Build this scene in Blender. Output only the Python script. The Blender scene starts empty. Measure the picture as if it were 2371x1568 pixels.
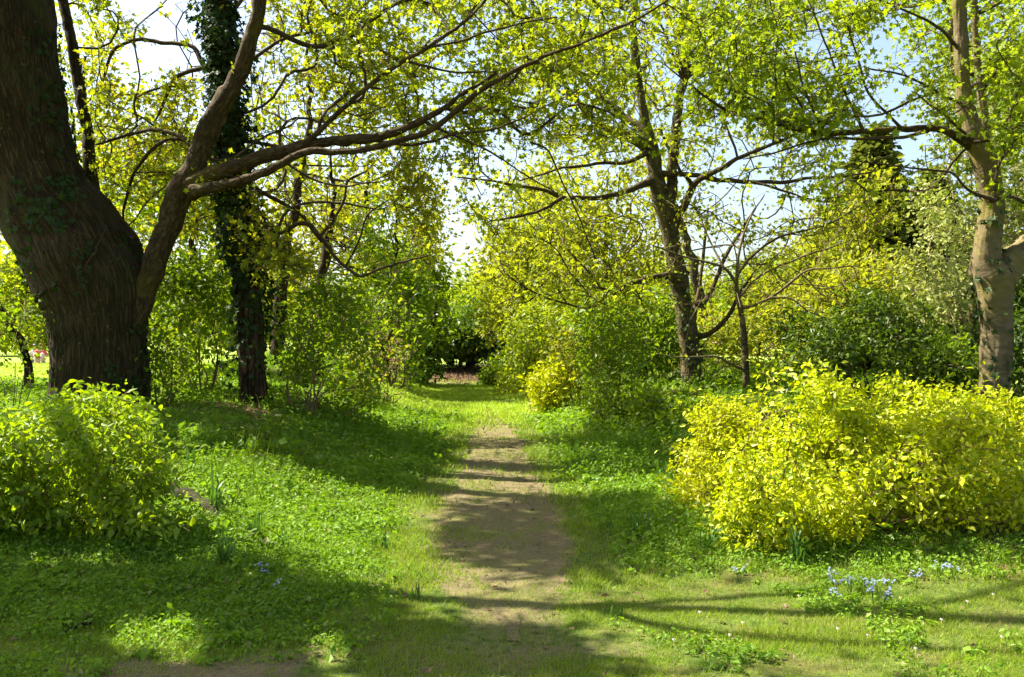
import bpy, math, time
import numpy as np
from mathutils import Vector, noise as mn

T0 = time.time()
rng = np.random.default_rng(11)
SC = bpy.context.scene
COL = SC.collection
# ------------------------------------------------------------------ camera model (photo units 2371 x 1568)
F, CX, CY, CH = 2200.0, 1185.5, 784.0, 1.6
def P(px, py, d):
    return np.array([(px - CX) * d / F, d, CH - (py - CY) * d / F])
def to_px(p):
    y = np.maximum(p[:, 1], .01)
    return CX + p[:, 0] / y * F, CY - (p[:, 2] - CH) / y * F
EL = math.radians(51)
AZ = np.array([-.92, .39]); AZ = AZ / np.linalg.norm(AZ)
SUN = np.array([AZ[0] * math.cos(EL), AZ[1] * math.cos(EL), math.sin(EL)])

# ------------------------------------------------------------------ numpy noise
def _h(ix, iy):
    n = (ix.astype(np.int64) * 374761393 + iy.astype(np.int64) * 668265263) & 0x7fffffff
    n = ((n ^ (n >> 13)) * 1274126177) & 0x7fffffff
    return ((n ^ (n >> 16)) & 0xffff) / 65535.0
def vn(x, y):
    x = np.asarray(x, float); y = np.asarray(y, float)
    ix, iy = np.floor(x), np.floor(y); fx, fy = x - ix, y - iy
    fx = fx * fx * (3 - 2 * fx); fy = fy * fy * (3 - 2 * fy)
    return (_h(ix, iy) * (1 - fx) + _h(ix + 1, iy) * fx) * (1 - fy) + (_h(ix, iy + 1) * (1 - fx) + _h(ix + 1, iy + 1) * fx) * fy
def fbm(x, y, o=4):
    s, a, t = 0, 1., 0
    for k in range(o):
        s = s + a * vn(x * 2 ** k + 17 * k, y * 2 ** k + 5 * k); t += a; a *= .5
    return s / t
def sst(a, b, x):
    t = np.clip((x - a) / (b - a), 0, 1); return t * t * (3 - 2 * t)

# ------------------------------------------------------------------ terrain
def pc(y):
    return np.interp(y, [0, 5, 8, 12, 17, 25, 32, 40, 60], [.05, .0, -.1, -.2, -.3, -.75, -1.5, -2.1, -3])
def Hb(x, y):
    x = np.asarray(x, float); y = np.asarray(y, float)
    d = np.abs(x - pc(y))
    B = np.interp(y, [0, 5, 8, 11, 14, 20, 28, 38, 60], [0, .0, .27, .60, .70, .74, 1.0, .95, .35])
    hw = np.interp(y, [5, 10, 18, 26, 38], [1.0, .75, .8, 1.0, 1.0])
    b = B * sst(0, 3.0, d - hw)
    b = np.where(x > pc(y), b * np.interp(y, [0, 10, 14, 30], [.75, .8, .95, 1]), b)
    dip = np.interp(y, [0, 22, 30, 37, 41, 45, 60], [0, 0, -.12, -.18, .05, .3, .3]) * (1 - sst(2.0, 6, d) * (y < 41))
    b = b + np.where(d < 8, dip, .3 * sst(40, 46, y) * 0)
    wl = sst(5.5, 9, d) * sst(15, 22, y); b = b * (1 - wl) + .45 * wl
    far = sst(45, 70, np.hypot(x, y))
    b = b * (1 - far) + .35 * far
    return b + .05 * (fbm(x * .35, y * .35, 3) - .5) * (1 - far) + .03 * (fbm(x * 1.7, y * 1.7, 2) - .5) * (1 - far)
def Hm(x, y):
    near = (np.hypot(x, y) < 26)
    return Hb(x, y) + near * .022 * (fbm(np.asarray(x) * 6, np.asarray(y) * 6, 3) - .5)
def H1(x, y): return float(Hb(np.array([x]), np.array([y]))[0])
def gp(px, py):
    """ground point seen at a photo position"""
    lo, hi = 2.0, 90.0
    for d in np.arange(2.5, 90, .1):
        p = P(px, py, d)
        if p[2] <= H1(p[0], p[1]): break
    return np.array([p[0], p[1], H1(p[0], p[1])])
def on_ground(px, d):
    x = (px - CX) * d / F
    return np.array([x, d, H1(x, d)])

# ------------------------------------------------------------------ materials
def nmat(name):
    m = bpy.data.materials.new(name); m.use_nodes = True
    nt = m.node_tree; nt.nodes.clear()
    out = nt.nodes.new('ShaderNodeOutputMaterial')
    return m, nt, nt.nodes, nt.links, out
def c4(c): return (c[0], c[1], c[2], 1)
def mixc(N, L, fac, a, b, mode='MIX'):
    n = N.new('ShaderNodeMix'); n.data_type = 'RGBA'; n.blend_type = mode
    for sock, v in ((n.inputs[0], fac), (n.inputs[6], a), (n.inputs[7], b)):
        if hasattr(v, 'is_linked'): L.new(v, sock)
        elif isinstance(v, (int, float)): sock.default_value = v
        else: sock.default_value = c4(v)
    return n.outputs[2]
def noi(N, L, scale, detail=4, rough=.55, stretch=None, coord='Object', rot=None):
    tc = N.new('ShaderNodeTexCoord'); mp = N.new('ShaderNodeMapping')
    if stretch: mp.inputs['Scale'].default_value = stretch
    if rot: mp.inputs['Rotation'].default_value = rot
    L.new(tc.outputs[coord], mp.inputs[0])
    n = N.new('ShaderNodeTexNoise'); n.inputs['Scale'].default_value = scale
    n.inputs['Detail'].default_value = detail; n.inputs['Roughness'].default_value = rough
    L.new(mp.outputs[0], n.inputs['Vector'])
    return n.outputs['Fac']
def ramp(N, L, fac, a, b):
    n = N.new('ShaderNodeMapRange'); n.inputs[1].default_value = a; n.inputs[2].default_value = b
    L.new(fac, n.inputs[0]); return n.outputs[0]
def leaf_mat(name, c1, c2, trans, tf=.5, gloss=.05, rough=.4, c3=None, f3=.06, nscale=.8):
    ka = .70
    c1, c2, trans = [tuple(v * ka for v in c) for c in (c1, c2, trans)]; c3 = tuple(v * ka for v in c3) if c3 else None
    m, nt, N, L, out = nmat(name)
    g = N.new('ShaderNodeNewGeometry'); r = g.outputs['Random Per Island']
    nz = ramp(N, L, noi(N, L, nscale, 3), .35, .65)
    a = N.new('ShaderNodeMath'); a.operation = 'MULTIPLY_ADD'; a.inputs[1].default_value = .6
    L.new(r, a.inputs[0])
    b = N.new('ShaderNodeMath'); b.operation = 'MULTIPLY'; b.inputs[1].default_value = .4
    L.new(nz, b.inputs[0]); L.new(b.outputs[0], a.inputs[2])
    col = mixc(N, L, a.outputs[0], c1, c2)
    if c3 is not None:
        w = N.new('ShaderNodeTexWhiteNoise'); w.noise_dimensions = '1D'; L.new(r, w.inputs['W'])
        lt = N.new('ShaderNodeMath'); lt.operation = 'LESS_THAN'; lt.inputs[1].default_value = f3
        L.new(w.outputs['Value'], lt.inputs[0])
        col = mixc(N, L, lt.outputs[0], col, c3)
    tcol = mixc(N, L, .55, col, trans)
    d = N.new('ShaderNodeBsdfDiffuse'); L.new(col, d.inputs[0])
    t = N.new('ShaderNodeBsdfTranslucent'); L.new(tcol, t.inputs[0])
    mx = N.new('ShaderNodeMixShader'); mx.inputs[0].default_value = tf
    L.new(d.outputs[0], mx.inputs[1]); L.new(t.outputs[0], mx.inputs[2])
    gl = N.new('ShaderNodeBsdfGlossy'); gl.inputs['Roughness'].default_value = rough + .08
    gl.inputs[0].default_value = (1, 1, 1, 1)
    m2 = N.new('ShaderNodeMixShader'); m2.inputs[0].default_value = gloss * .4
    L.new(mx.outputs[0], m2.inputs[1]); L.new(gl.outputs[0], m2.inputs[2])
    L.new(m2.outputs[0], out.inputs[0])
    return m
def bark_mat(name, dark, light, moss=None, mossamt=.0, stretch=(14, 14, 2.2), bump=.6, scale=1.0, attr=False, furrow=.0):
    m, nt, N, L, out = nmat(name)
    def tex(sc, det, rough, st):
        mp = N.new('ShaderNodeMapping'); mp.inputs['Scale'].default_value = st
        if attr:
            a = N.new('ShaderNodeAttribute'); a.attribute_name = 'bk'; L.new(a.outputs['Vector'], mp.inputs[0])
        else:
            a = N.new('ShaderNodeTexCoord'); L.new(a.outputs['Object'], mp.inputs[0])
        n = N.new('ShaderNodeTexNoise'); n.inputs['Scale'].default_value = sc; n.inputs['Detail'].default_value = det
        n.inputs['Roughness'].default_value = rough; n.inputs['Distortion'].default_value = .25 if attr else 0
        L.new(mp.outputs[0], n.inputs['Vector']); return n.outputs['Fac']
    n1 = tex(scale, 8, .62, stretch)
    n2 = noi(N, L, 2.2, 4, .6)
    col = mixc(N, L, ramp(N, L, n1, .36, .66), dark, light)
    col = mixc(N, L, ramp(N, L, n2, .42, .72), col, tuple(x * .62 for x in light))
    h = n1
    if furrow:
        f = tex(scale * .9, 3, .5, tuple(x * y for x, y in zip(stretch, (1.0, 1.0, .55))))
        sb = N.new('ShaderNodeMath'); sb.operation = 'SUBTRACT'; sb.inputs[1].default_value = .5; L.new(f, sb.inputs[0])
        ab = N.new('ShaderNodeMath'); ab.operation = 'ABSOLUTE'; L.new(sb.outputs[0], ab.inputs[0])
        fr = ramp(N, L, ab.outputs[0], .0, .07)
        mp = N.new('ShaderNodeMapping'); mp.inputs['Scale'].default_value = (stretch[0] * .62, stretch[1] * .62, stretch[2] * .62)
        a_ = N.new('ShaderNodeAttribute'); a_.attribute_name = 'bk'
        wn = N.new('ShaderNodeTexNoise'); wn.inputs['Scale'].default_value = 2.5; wn.inputs['Detail'].default_value = 3; L.new(a_.outputs['Vector'], wn.inputs['Vector'])
        va = N.new('ShaderNodeVectorMath'); va.operation = 'MULTIPLY_ADD'; va.inputs[1].default_value = (.22, .22, .3); L.new(wn.outputs['Color'], va.inputs[0]); L.new(a_.outputs['Vector'], va.inputs[2])
        L.new(va.outputs[0], mp.inputs[0])
        vo = N.new('ShaderNodeTexVoronoi'); vo.feature = 'DISTANCE_TO_EDGE'; vo.inputs['Scale'].default_value = 1; L.new(mp.outputs[0], vo.inputs['Vector'])
        ve = ramp(N, L, vo.outputs['Distance'], -.08, .14)
        mu = N.new('ShaderNodeMath'); mu.operation = 'MINIMUM'; L.new(fr, mu.inputs[0]); L.new(ve, mu.inputs[1]); fr = mu.outputs[0]
        col = mixc(N, L, fr, tuple(x * furrow for x in dark), col)
        ad = N.new('ShaderNodeMath'); ad.operation = 'ADD'; L.new(n1, ad.inputs[0]); L.new(fr, ad.inputs[1]); h = ad.outputs[0]
    n4 = noi(N, L, 11, 4, .6)
    col = mixc(N, L, ramp(N, L, n4, .64, .72), col, tuple(min(1, x * 1.35 + .01) for x in light))
    if moss:
        n3 = noi(N, L, 1.4, 5, .65)
        col = mixc(N, L, ramp(N, L, n3, .62 - mossamt, .8 - mossamt), col, moss)
    p = N.new('ShaderNodeBsdfPrincipled'); p.inputs['Roughness'].default_value = .9
    p.inputs['Specular IOR Level'].default_value = .15
    L.new(col, p.inputs['Base Color'])
    bp = N.new('ShaderNodeBump'); bp.inputs['Strength'].default_value = bump; bp.inputs['Distance'].default_value = .03
    L.new(h, bp.inputs['Height']); L.new(bp.outputs[0], p.inputs['Normal'])
    L.new(p.outputs[0], out.inputs[0])
    return m
def plain_mat(name, c, rough=.8, var=.25, scale=20):
    m, nt, N, L, out = nmat(name)
    col = mixc(N, L, noi(N, L, scale, 3), tuple(x * (1 - var) for x in c), tuple(min(1, x * (1 + var)) for x in c))
    p = N.new('ShaderNodeBsdfPrincipled'); p.inputs['Roughness'].default_value = rough
    L.new(col, p.inputs['Base Color']); L.new(p.outputs[0], out.inputs[0])
    return m

M = {}
M['maple'] = leaf_mat('maple_leaf', (.17, .28, .010), (.43, .48, .016), (.61, .71, .008), .54, .035, .45, (.42, .30, .03), .04)
M['maple_mid'] = leaf_mat('maple_leaf_mid', (.20, .29, .012), (.45, .48, .02), (.61, .67, .008), .52, .035)
M['maple_right'] = leaf_mat('maple_leaf_right', (.14, .26, .010), (.37, .46, .014), (.54, .67, .006), .52, .04)
M['maple_gold'] = leaf_mat('maple_leaf_gold', (.17, .27, .010), (.42, .42, .018), (.62, .60, .010), .5, .04, .45, (.42, .24, .03), .06)
M['green'] = leaf_mat('mid_green_leaf', (.085, .19, .004), (.26, .38, .012), (.40, .56, .004), .46, .04)
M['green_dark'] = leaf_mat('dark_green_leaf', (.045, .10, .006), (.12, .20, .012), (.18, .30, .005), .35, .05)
M['olive'] = leaf_mat('olive_leaf', (.18, .25, .010), (.42, .44, .022), (.57, .60, .010), .47, .03, .5, (.30, .20, .06), .06)
M['lime'] = leaf_mat('lime_leaf', (.20, .32, .010), (.44, .50, .02), (.56, .64, .006), .45, .04)
M['pale'] = leaf_mat('pale_willow_leaf', (.26, .33, .06), (.54, .56, .16), (.50, .56, .08), .4, .05)
M['holly'] = leaf_mat('evergreen_leaf', (.06, .13, .006), (.19, .28, .012), (.26, .40, .005), .4, .05)
M['ivy'] = leaf_mat('ivy_leaf', (.016, .040, .004), (.045, .085, .008), (.05, .11, .008), .2, .035, .4)
M['conifer'] = leaf_mat('conifer_needle', (.11, .15, .02), (.28, .31, .06), (.26, .32, .02), .25, .03)
M['golden'] = leaf_mat('golden_leaf', (.45, .53, .003), (.79, .79, .010), (.69, .83, .0), .42, .05, .4, (.26, .40, .004), .12, 1.5)
M['privet'] = leaf_mat('yellow_green_leaf', (.20, .36, .008), (.42, .52, .015), (.50, .68, .0), .52, .05, .4, None, 0, 1.5)
M['gold_shrub'] = leaf_mat('gold_shrub_leaf', (.42, .47, .005), (.68, .68, .01), (.64, .72, .0), .42, .04)
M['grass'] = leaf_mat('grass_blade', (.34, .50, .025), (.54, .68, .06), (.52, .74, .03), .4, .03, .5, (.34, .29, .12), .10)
M['lawn'] = leaf_mat('lawn_blade', (.16, .29, .010), (.36, .47, .03), (.38, .55, .02), .4, .02, .5, (.38, .32, .14), .14)
M['herb'] = leaf_mat('herb_leaf', (.085, .20, .006), (.28, .46, .022), (.34, .58, .006), .42, .03, .45, (.34, .36, .10), .06)
M['strap'] = leaf_mat('daffodil_leaf', (.06, .17, .02), (.12, .25, .035), (.18, .36, .01), .35, .06, .35)
M['litter'] = leaf_mat('dry_leaf', (.11, .06, .03), (.26, .17, .09), (.20, .10, .03), .15, .03)
M['bark_big'] = bark_mat('old_brown_bark', (.030, .020, .009), (.088, .059, .024), (.05, .05, .012), .08, (26, 26, 4.2), .7, 1, True, .62)
M['bark_limb'] = bark_mat('limb_bark', (.032, .021, .009), (.115, .078, .034), (.10, .08, .010), .10, (20, 20, 8), .5, 1, True, .9)
M['bark_ivy'] = bark_mat('ridged_brown_bark', (.025, .015, .007), (.13, .078, .037), None, 0, (20, 20, 4.0), 1.0, 1, True, .35)
M['bark_grey'] = bark_mat('greenish_grey_bark', (.042, .034, .015), (.16, .125, .055), (.12, .12, .016), .1, (14, 14, 8), .4, 1, True, .85)
M['bark_right'] = bark_mat('grey_brown_bark', (.075, .057, .028), (.195, .15, .078), (.15, .13, .026), .14, (9, 9, 14), .4, 1, True)
M['twig'] = bark_mat('twig_bark', (.035, .024, .013), (.10, .07, .035), None, 0, (20, 20, 20), .1)
M['bark_vine'] = bark_mat('vine_bark', (.04, .025, .012), (.09, .055, .03), None, 0, (20, 20, 20), .1)
M['twig_olive'] = bark_mat('olive_twig_bark', (.07, .055, .025), (.20, .15, .07), None, 0, (20, 20, 20), .1)
M['stem_red'] = bark_mat('red_brown_stem', (.10, .055, .03), (.26, .15, .08), None, 0, (20, 20, 5), .1)
M['twig_pale'] = bark_mat('pale_twig_bark', (.20, .15, .10), (.38, .30, .22), None, 0, (20, 20, 5), .1)

# ------------------------------------------------------------------ mesh helpers
def mesh_from(name, V, polys_list, mats, smooth=False, mat_idx=None):
    """V (n,3); polys_list: list of (faces int array (m,k))"""
    me = bpy.data.meshes.new(name)
    V = np.ascontiguousarray(V, np.float32)
    me.vertices.add(len(V)); me.vertices.foreach_set('co', V.ravel())
    loops = np.concatenate([f.ravel() for f in polys_list]).astype(np.int32)
    tot = np.concatenate([np.full(len(f), f.shape[1]) for f in polys_list]).astype(np.int32)
    st = np.concatenate([[0], np.cumsum(tot)[:-1]]).astype(np.int32)
    me.loops.add(len(loops)); me.loops.foreach_set('vertex_index', loops)
    me.polygons.add(len(tot)); me.polygons.foreach_set('loop_start', st); me.polygons.foreach_set('loop_total', tot)
    for m in mats: me.materials.append(m)
    if mat_idx is not None: me.polygons.foreach_set('material_index', mat_idx.astype(np.int32))
    me.polygons.foreach_set('use_smooth', np.full(len(tot), bool(smooth)))
    me.update(calc_edges=True)
    return me
def link(name, me, parent=None, loc=None):
    o = bpy.data.objects.new(name, me); COL.objects.link(o)
    if parent is not None: o.parent = parent
    if loc is not None: o.location = loc
    return o
def thing(name, label, cat, loc, group=None):
    o = bpy.data.objects.new(name, None); COL.objects.link(o); o.location = tuple(float(v) for v in loc)
    o.empty_display_size = .1
    o['label'] = label; o['category'] = cat
    if group: o['group'] = group
    return o
def tag(o, label, cat, group=None):
    o['label'] = label; o['category'] = cat
    if group: o['group'] = group
class Geo:
    def __init__(s): s.V = []; s.Fs = {}; s.n = 0
    def add(s, V, Fc, mi=0):
        s.V.append(V); s.Fs.setdefault((Fc.shape[1], mi), []).append(Fc + s.n); s.n += len(V)
    def mesh(s, name, mats, smooth=False, origin=(0, 0, 0)):
        keys = sorted(s.Fs); pl = [np.concatenate(s.Fs[k]) for k in keys]
        mi = np.concatenate([np.full(len(p), k[1]) for p, k in zip(pl, keys)])
        return mesh_from(name, np.concatenate(s.V) - np.asarray(origin), pl, mats, smooth, mi)

def spline(pts, rad, step=.15):
    pts = np.asarray(pts, float); rad = np.asarray(rad, float); n = len(pts)
    if n == 2:
        k = max(2, int(np.linalg.norm(pts[1] - pts[0]) / step)); t = np.linspace(0, 1, k + 1)[:, None]
        return pts[0] * (1 - t) + pts[1] * t, rad[0] * (1 - t[:, 0]) + rad[1] * t[:, 0]
    E = np.vstack([2 * pts[0] - pts[1], pts, 2 * pts[-1] - pts[-2]])
    op, orr = [], []
    for i in range(n - 1):
        p0, p1, p2, p3 = E[i:i + 4]
        k = max(2, int(math.ceil(np.linalg.norm(p2 - p1) / step)))
        for j in range(k):
            t = j / k
            op.append(.5 * (2 * p1 + (p2 - p0) * t + (2 * p0 - 5 * p1 + 4 * p2 - p3) * t * t + (3 * p1 - p0 - 3 * p2 + p3) * t ** 3))
            orr.append(rad[i] * (1 - t) + rad[i + 1] * t)
    op.append(pts[-1]); orr.append(rad[-1])
    return np.array(op), np.array(orr)

def tubes(geo, chains, mi=0):
    """chains: list of (pts, rad, sides)"""
    by = {}
    for c in chains: by.setdefault(c[2], []).append(c)
    for s, cs in by.items():
        Pn = np.concatenate([c[0] for c in cs]); Rn = np.concatenate([c[1] for c in cs])
        tang, ref, starts = [], [], []
        k = 0
        for c in cs:
            p = c[0]; t = np.gradient(p, axis=0)
            tang.append(t); m = t.mean(0); r = np.zeros(3); r[np.argmin(np.abs(m))] = 1
            ref.append(np.repeat(r[None], len(p), 0)); starts.append((k, len(p))); k += len(p)
        tang = np.concatenate(tang); tang /= np.linalg.norm(tang, axis=1, keepdims=True) + 1e-9
        ref = np.concatenate(ref)
        u = np.cross(tang, ref); u /= np.linalg.norm(u, axis=1, keepdims=True) + 1e-9
        v = np.cross(tang, u)
        a = np.arange(s) * 2 * np.pi / s
        V = Pn[:, None] + Rn[:, None, None] * (np.cos(a)[None, :, None] * u[:, None] + np.sin(a)[None, :, None] * v[:, None])
        idx = np.concatenate([np.arange(st, st + n - 1) for st, n in starts])
        j = np.arange(s); jn = (j + 1) % s
        Fq = np.stack([idx[:, None] * s + j, idx[:, None] * s + jn, (idx[:, None] + 1) * s + jn, (idx[:, None] + 1) * s + j], -1).reshape(-1, 4)
        geo.add(V.reshape(-1, 3), Fq, mi)

def loft(rings, sides, name, mat, amp=.03, freq=1.2, ridge=.0, ridge_n=22, origin=(0, 0, 0), seed=0., cap=True, flute=None):
    """rings: list of (centre, rx, ry); rings stay perpendicular to the axis"""
    C = np.array([r[0] for r in rings]); RX = np.array([r[1] for r in rings]); RY = np.array([r[2] for r in rings])
    t = np.gradient(C, axis=0); t /= np.linalg.norm(t, axis=1, keepdims=True)
    ref = np.array([0, 1., 0]) if abs(t[:, 1].mean()) < .8 else np.array([0, 0, 1.])
    u = np.cross(ref[None], t); u /= np.linalg.norm(u, axis=1, keepdims=True); v = np.cross(t, u)
    a = np.arange(sides) * 2 * np.pi / sides
    D = np.cos(a)[None, :, None] * u[:, None] + np.sin(a)[None, :, None] * v[:, None]
    V = C[:, None] + RX[:, None, None] * np.cos(a)[None, :, None] * u[:, None] + RY[:, None, None] * np.sin(a)[None, :, None] * v[:, None]
    n = len(C); L = np.concatenate([[0], np.cumsum(np.linalg.norm(np.diff(C, axis=0), axis=1))])
    for i in range(n):
        for j in range(sides):
            p = V[i, j]
            d = amp * (mn.noise(Vector(p * freq + seed)) + .5 * mn.noise(Vector(p * freq * 2.3 + seed + 7)))
            if ridge:
                ang = a[j] * ridge_n / 6.283
                wx, wy = math.cos(a[j]) * ridge_n * .32, math.sin(a[j]) * ridge_n * .32
                w = mn.noise(Vector((p[0] * 1.5, p[1] * 1.5, L[i] * 1.4 + seed))) * 1.3
                d += ridge * (1 - 2 * abs(mn.noise(Vector((wx + w, wy - w, L[i] * 1.7 + seed)))) * 1.6)
                d += ridge * .5 * mn.noise(Vector((wx * 2.2, wy * 2.2, L[i] * 5 + seed)))
            if flute is not None: d += flute(a[j], i, L[i])
            V[i, j] = p + D[i, j] * d
    j = np.arange(sides); jn = (j + 1) % sides; i = np.arange(n - 1)[:, None]
    Fq = np.stack([i * sides + j, i * sides + jn, (i + 1) * sides + jn, (i + 1) * sides + j], -1).reshape(-1, 4)
    g = Geo(); VV = V.reshape(-1, 3)
    if cap:
        VV = np.vstack([VV, C[-1] + t[-1] * RX[-1] * .3])
        tri = np.stack([(n - 1) * sides + j, (n - 1) * sides + jn, np.full(sides, n * sides)], -1)
        g.add(VV, Fq); g.Fs.setdefault((3, 0), []).append(tri)
    else: g.add(VV, Fq)
    me = g.mesh(name, [mat], True, origin)
    rm = float(RX.mean()); B = np.zeros((len(VV), 3), np.float32)
    B[:n * sides, 0] = np.tile(np.cos(a) * rm, n); B[:n * sides, 1] = np.tile(np.sin(a) * rm, n); B[:n * sides, 2] = np.repeat(L, sides)
    if cap: B[-1] = (0, 0, L[-1])
    B[:, 2] += seed * 1.7
    at = me.attributes.new('bk', 'FLOAT_VECTOR', 'POINT'); at.data.foreach_set('vector', B.ravel())
    return me, V

LEAF = {
    'rhomb': (np.array([[0, 0, 0], [-.30, .5, .06], [0, 1, -.05], [.30, .5, .06]]), [np.array([[0, 2, 1]]), np.array([[0, 3, 2]])]),
    'ovate': (np.array([[0, 0, 0], [-.26, .28, .07], [-.24, .62, .05], [0, 1.05, -.10], [.24, .62, .05], [.26, .28, .07]]), [np.array([[0, 3, 2, 1]]), np.array([[0, 5, 4, 3]])]),
    'maple': (np.array([[0, 0, 0], [.45, .0, .03], [.26, .26, .03], [.60, .58, .02], [.2, .6, .03], [0, 1, -.08],
                        [-.2, .6, .03], [-.60, .58, .02], [-.26, .26, .03], [-.45, .0, .03]]),
              [np.array([[0, 1, 2, 3, 4, 5]]), np.array([[0, 5, 6, 7, 8, 9]])]),
    'needle': (np.array([[-.10, 0, 0], [.10, 0, 0], [.02, 1, -.1], [-.02, 1, -.1]]), [np.array([[0, 1, 2, 3]])]),
}
def unit(v): return v / (np.linalg.norm(v, axis=-1, keepdims=True) + 1e-9)
def leaves(geo, pos, nrm, dirn, size, kind='rhomb', mi=0):
    n = len(pos)
    if n == 0: return
    nrm = unit(nrm); y = dirn - nrm * (dirn * nrm).sum(-1, keepdims=True); y = unit(y); x = np.cross(y, nrm)
    T, fl = LEAF[kind]; k = len(T)
    V = pos[:, None] + size[:, None, None] * (T[None, :, 0:1] * x[:, None] + T[None, :, 1:2] * y[:, None] + T[None, :, 2:3] * nrm[:, None])
    base = (np.arange(n) * k)[:, None]
    V = V.reshape(-1, 3); first = True
    for f in fl:
        ff = (base + f).astype(np.int64)
        if first: geo.add(V, ff, mi); first = False
        else: geo.Fs.setdefault((ff.shape[1], mi), []).append(ff + geo.n - len(V))

# ------------------------------------------------------------------ where the photo shows sun and shade (steers where crown leaves are thinned or added to shape the light)
def poly_in(px, py, poly):
    poly = np.asarray(poly, float); ins = np.zeros(len(px), bool); n = len(poly)
    for i in range(n):
        x1, y1 = poly[i]; x2, y2 = poly[(i + 1) % n]
        c = ((y1 > py) != (y2 > py)) & (px < (x2 - x1) * (py - y1) / (y2 - y1 + 1e-12) + x1)
        ins ^= c
    return ins
LIT = [
    ([(1250, 1330), (1720, 1320), (2371, 1280), (2600, 1600), (1420, 1600), (1260, 1440)], .15),
    ([(900, 915), (1240, 915), (1260, 990), (940, 985)], .04),
    ([(1030, 1020), (1250, 1012), (1540, 1075), (1540, 1140), (1320, 1120), (1200, 1090), (1000, 1120)], .08),
    ([(560, 1180), (800, 1120), (1010, 1090), (1000, 1200), (1010, 1400), (780, 1330), (640, 1250)], .1),
    ([(1000, 1250), (1320, 1290), (1330, 1390), (1000, 1380)], .2),
    ([(200, 1390), (470, 1380), (480, 1470), (200, 1470)], .01),
    ([(650, 1405), (800, 1405), (800, 1500), (650, 1500)], .005),
    ([(900, 1480), (1290, 1470), (1290, 1540), (900, 1540)], .1),
]
SHADE = [   # (photo polygon, clusters, distance up the sun ray)
    ([(-100, 1290), (480, 1270), (640, 1290), (960, 1440), (1200, 1500), (900, 1568), (-100, 1568)], 950, 5.5, 10),
    ([(1000, 1140), (1320, 1120), (1560, 1110), (1560, 1240), (1300, 1290), (1000, 1240)], 330, 9, 13),
    ([(940, 992), (1290, 995), (1500, 1030), (1250, 1012), (1060, 1015), (960, 1010)], 60, 12.5, 16),
    ([(420, 1020), (700, 1060), (1040, 1080), (960, 1110), (600, 1120)], 70, 10, 14),
    ([(1040, 1440), (1300, 1410), (1480, 1500), (1300, 1580), (1050, 1580)], 330, 6, 10),
    ([(1500, 1480), (1780, 1465), (1780, 1512), (1540, 1515)], 40, 6, 10),
    ([(1850, 1520), (2371, 1500), (2371, 1580), (1850, 1580)], 110, 6, 10),
    ([(2120, 1350), (2420, 1300), (2420, 1420)], 50, 6, 10),
    ([(1000, 1290), (1330, 1300), (1330, 1400), (1000, 1390)], 110, 6, 11),
]
SPH = [(P(1820, 1040, 7.2), .85, .10), (P(2300, 720, 12), .5, .2), (P(2240, 200, 12.2), .6, .3), (P(2290, 400, 12.2), .6, .2), (P(1640, 1080, 8.6), .6, .25), (P(110, 1020, 7.2), .75, .015), (P(1080, 950, 22), 1.8, .1),
       (P(1300, 800, 27), 2.6, .25), (P(2285, 550, 12), .7, .1), (P(1550, 600, 17.5), .8, .1), (P(1590, 780, 17.5), .7, .15), (P(1520, 380, 17.5), .7, .15)]
def keep_prob(p, inframe_floor=.45):
    k = np.ones(len(p))
    t = (p[:, 2] - .15) / SUN[2]
    g = p - SUN[None] * t[:, None]
    ok = g[:, 1] > 2.5
    gx, gy = to_px(np.where(ok[:, None], g, 99))
    for poly, kp in LIT:
        m = ok & poly_in(gx, gy, poly); k[m] = np.minimum(k[m], kp)
    for c, r, kp in SPH:
        w = p - c[None]; tt = w @ SUN
        d = np.linalg.norm(w - tt[:, None] * SUN[None], axis=1)
        m = (tt > r * .9) & (d < r); k[m] = np.minimum(k[m], kp)
    px, py = to_px(p)
    inf = (px > -20) & (px < 2391) & (py > -20) & (p[:, 1] > 1)
    k[inf] = np.maximum(k[inf], np.minimum(inframe_floor, k[inf] * 2.5 + .02))
    return k
# sky gaps of the photo, seen between the crowns
GAPS = [(330, 150, 82, 56, .04), (1078, 570, 34, 62, .05), (1760, 470, 150, 42, .35), (2075, 300, 75, 75, .35),
        (1650, 250, 90, 70, .55), (1600, 400, 120, 45, .45), (1820, 380, 90, 50, .5), (1600, 620, 40, 50, .3), (960, 60, 70, 50, .5), (760, 330, 60, 30, .45)]
def gap_prob(p):
    px, py = to_px(p); k = np.ones(len(p))
    for x, y, rx, ry, kp in GAPS:
        d = ((px - x) / rx) ** 2 + ((py - y) / ry) ** 2
        k = np.where(d < 1, np.minimum(k, kp), k)
    return k

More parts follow.
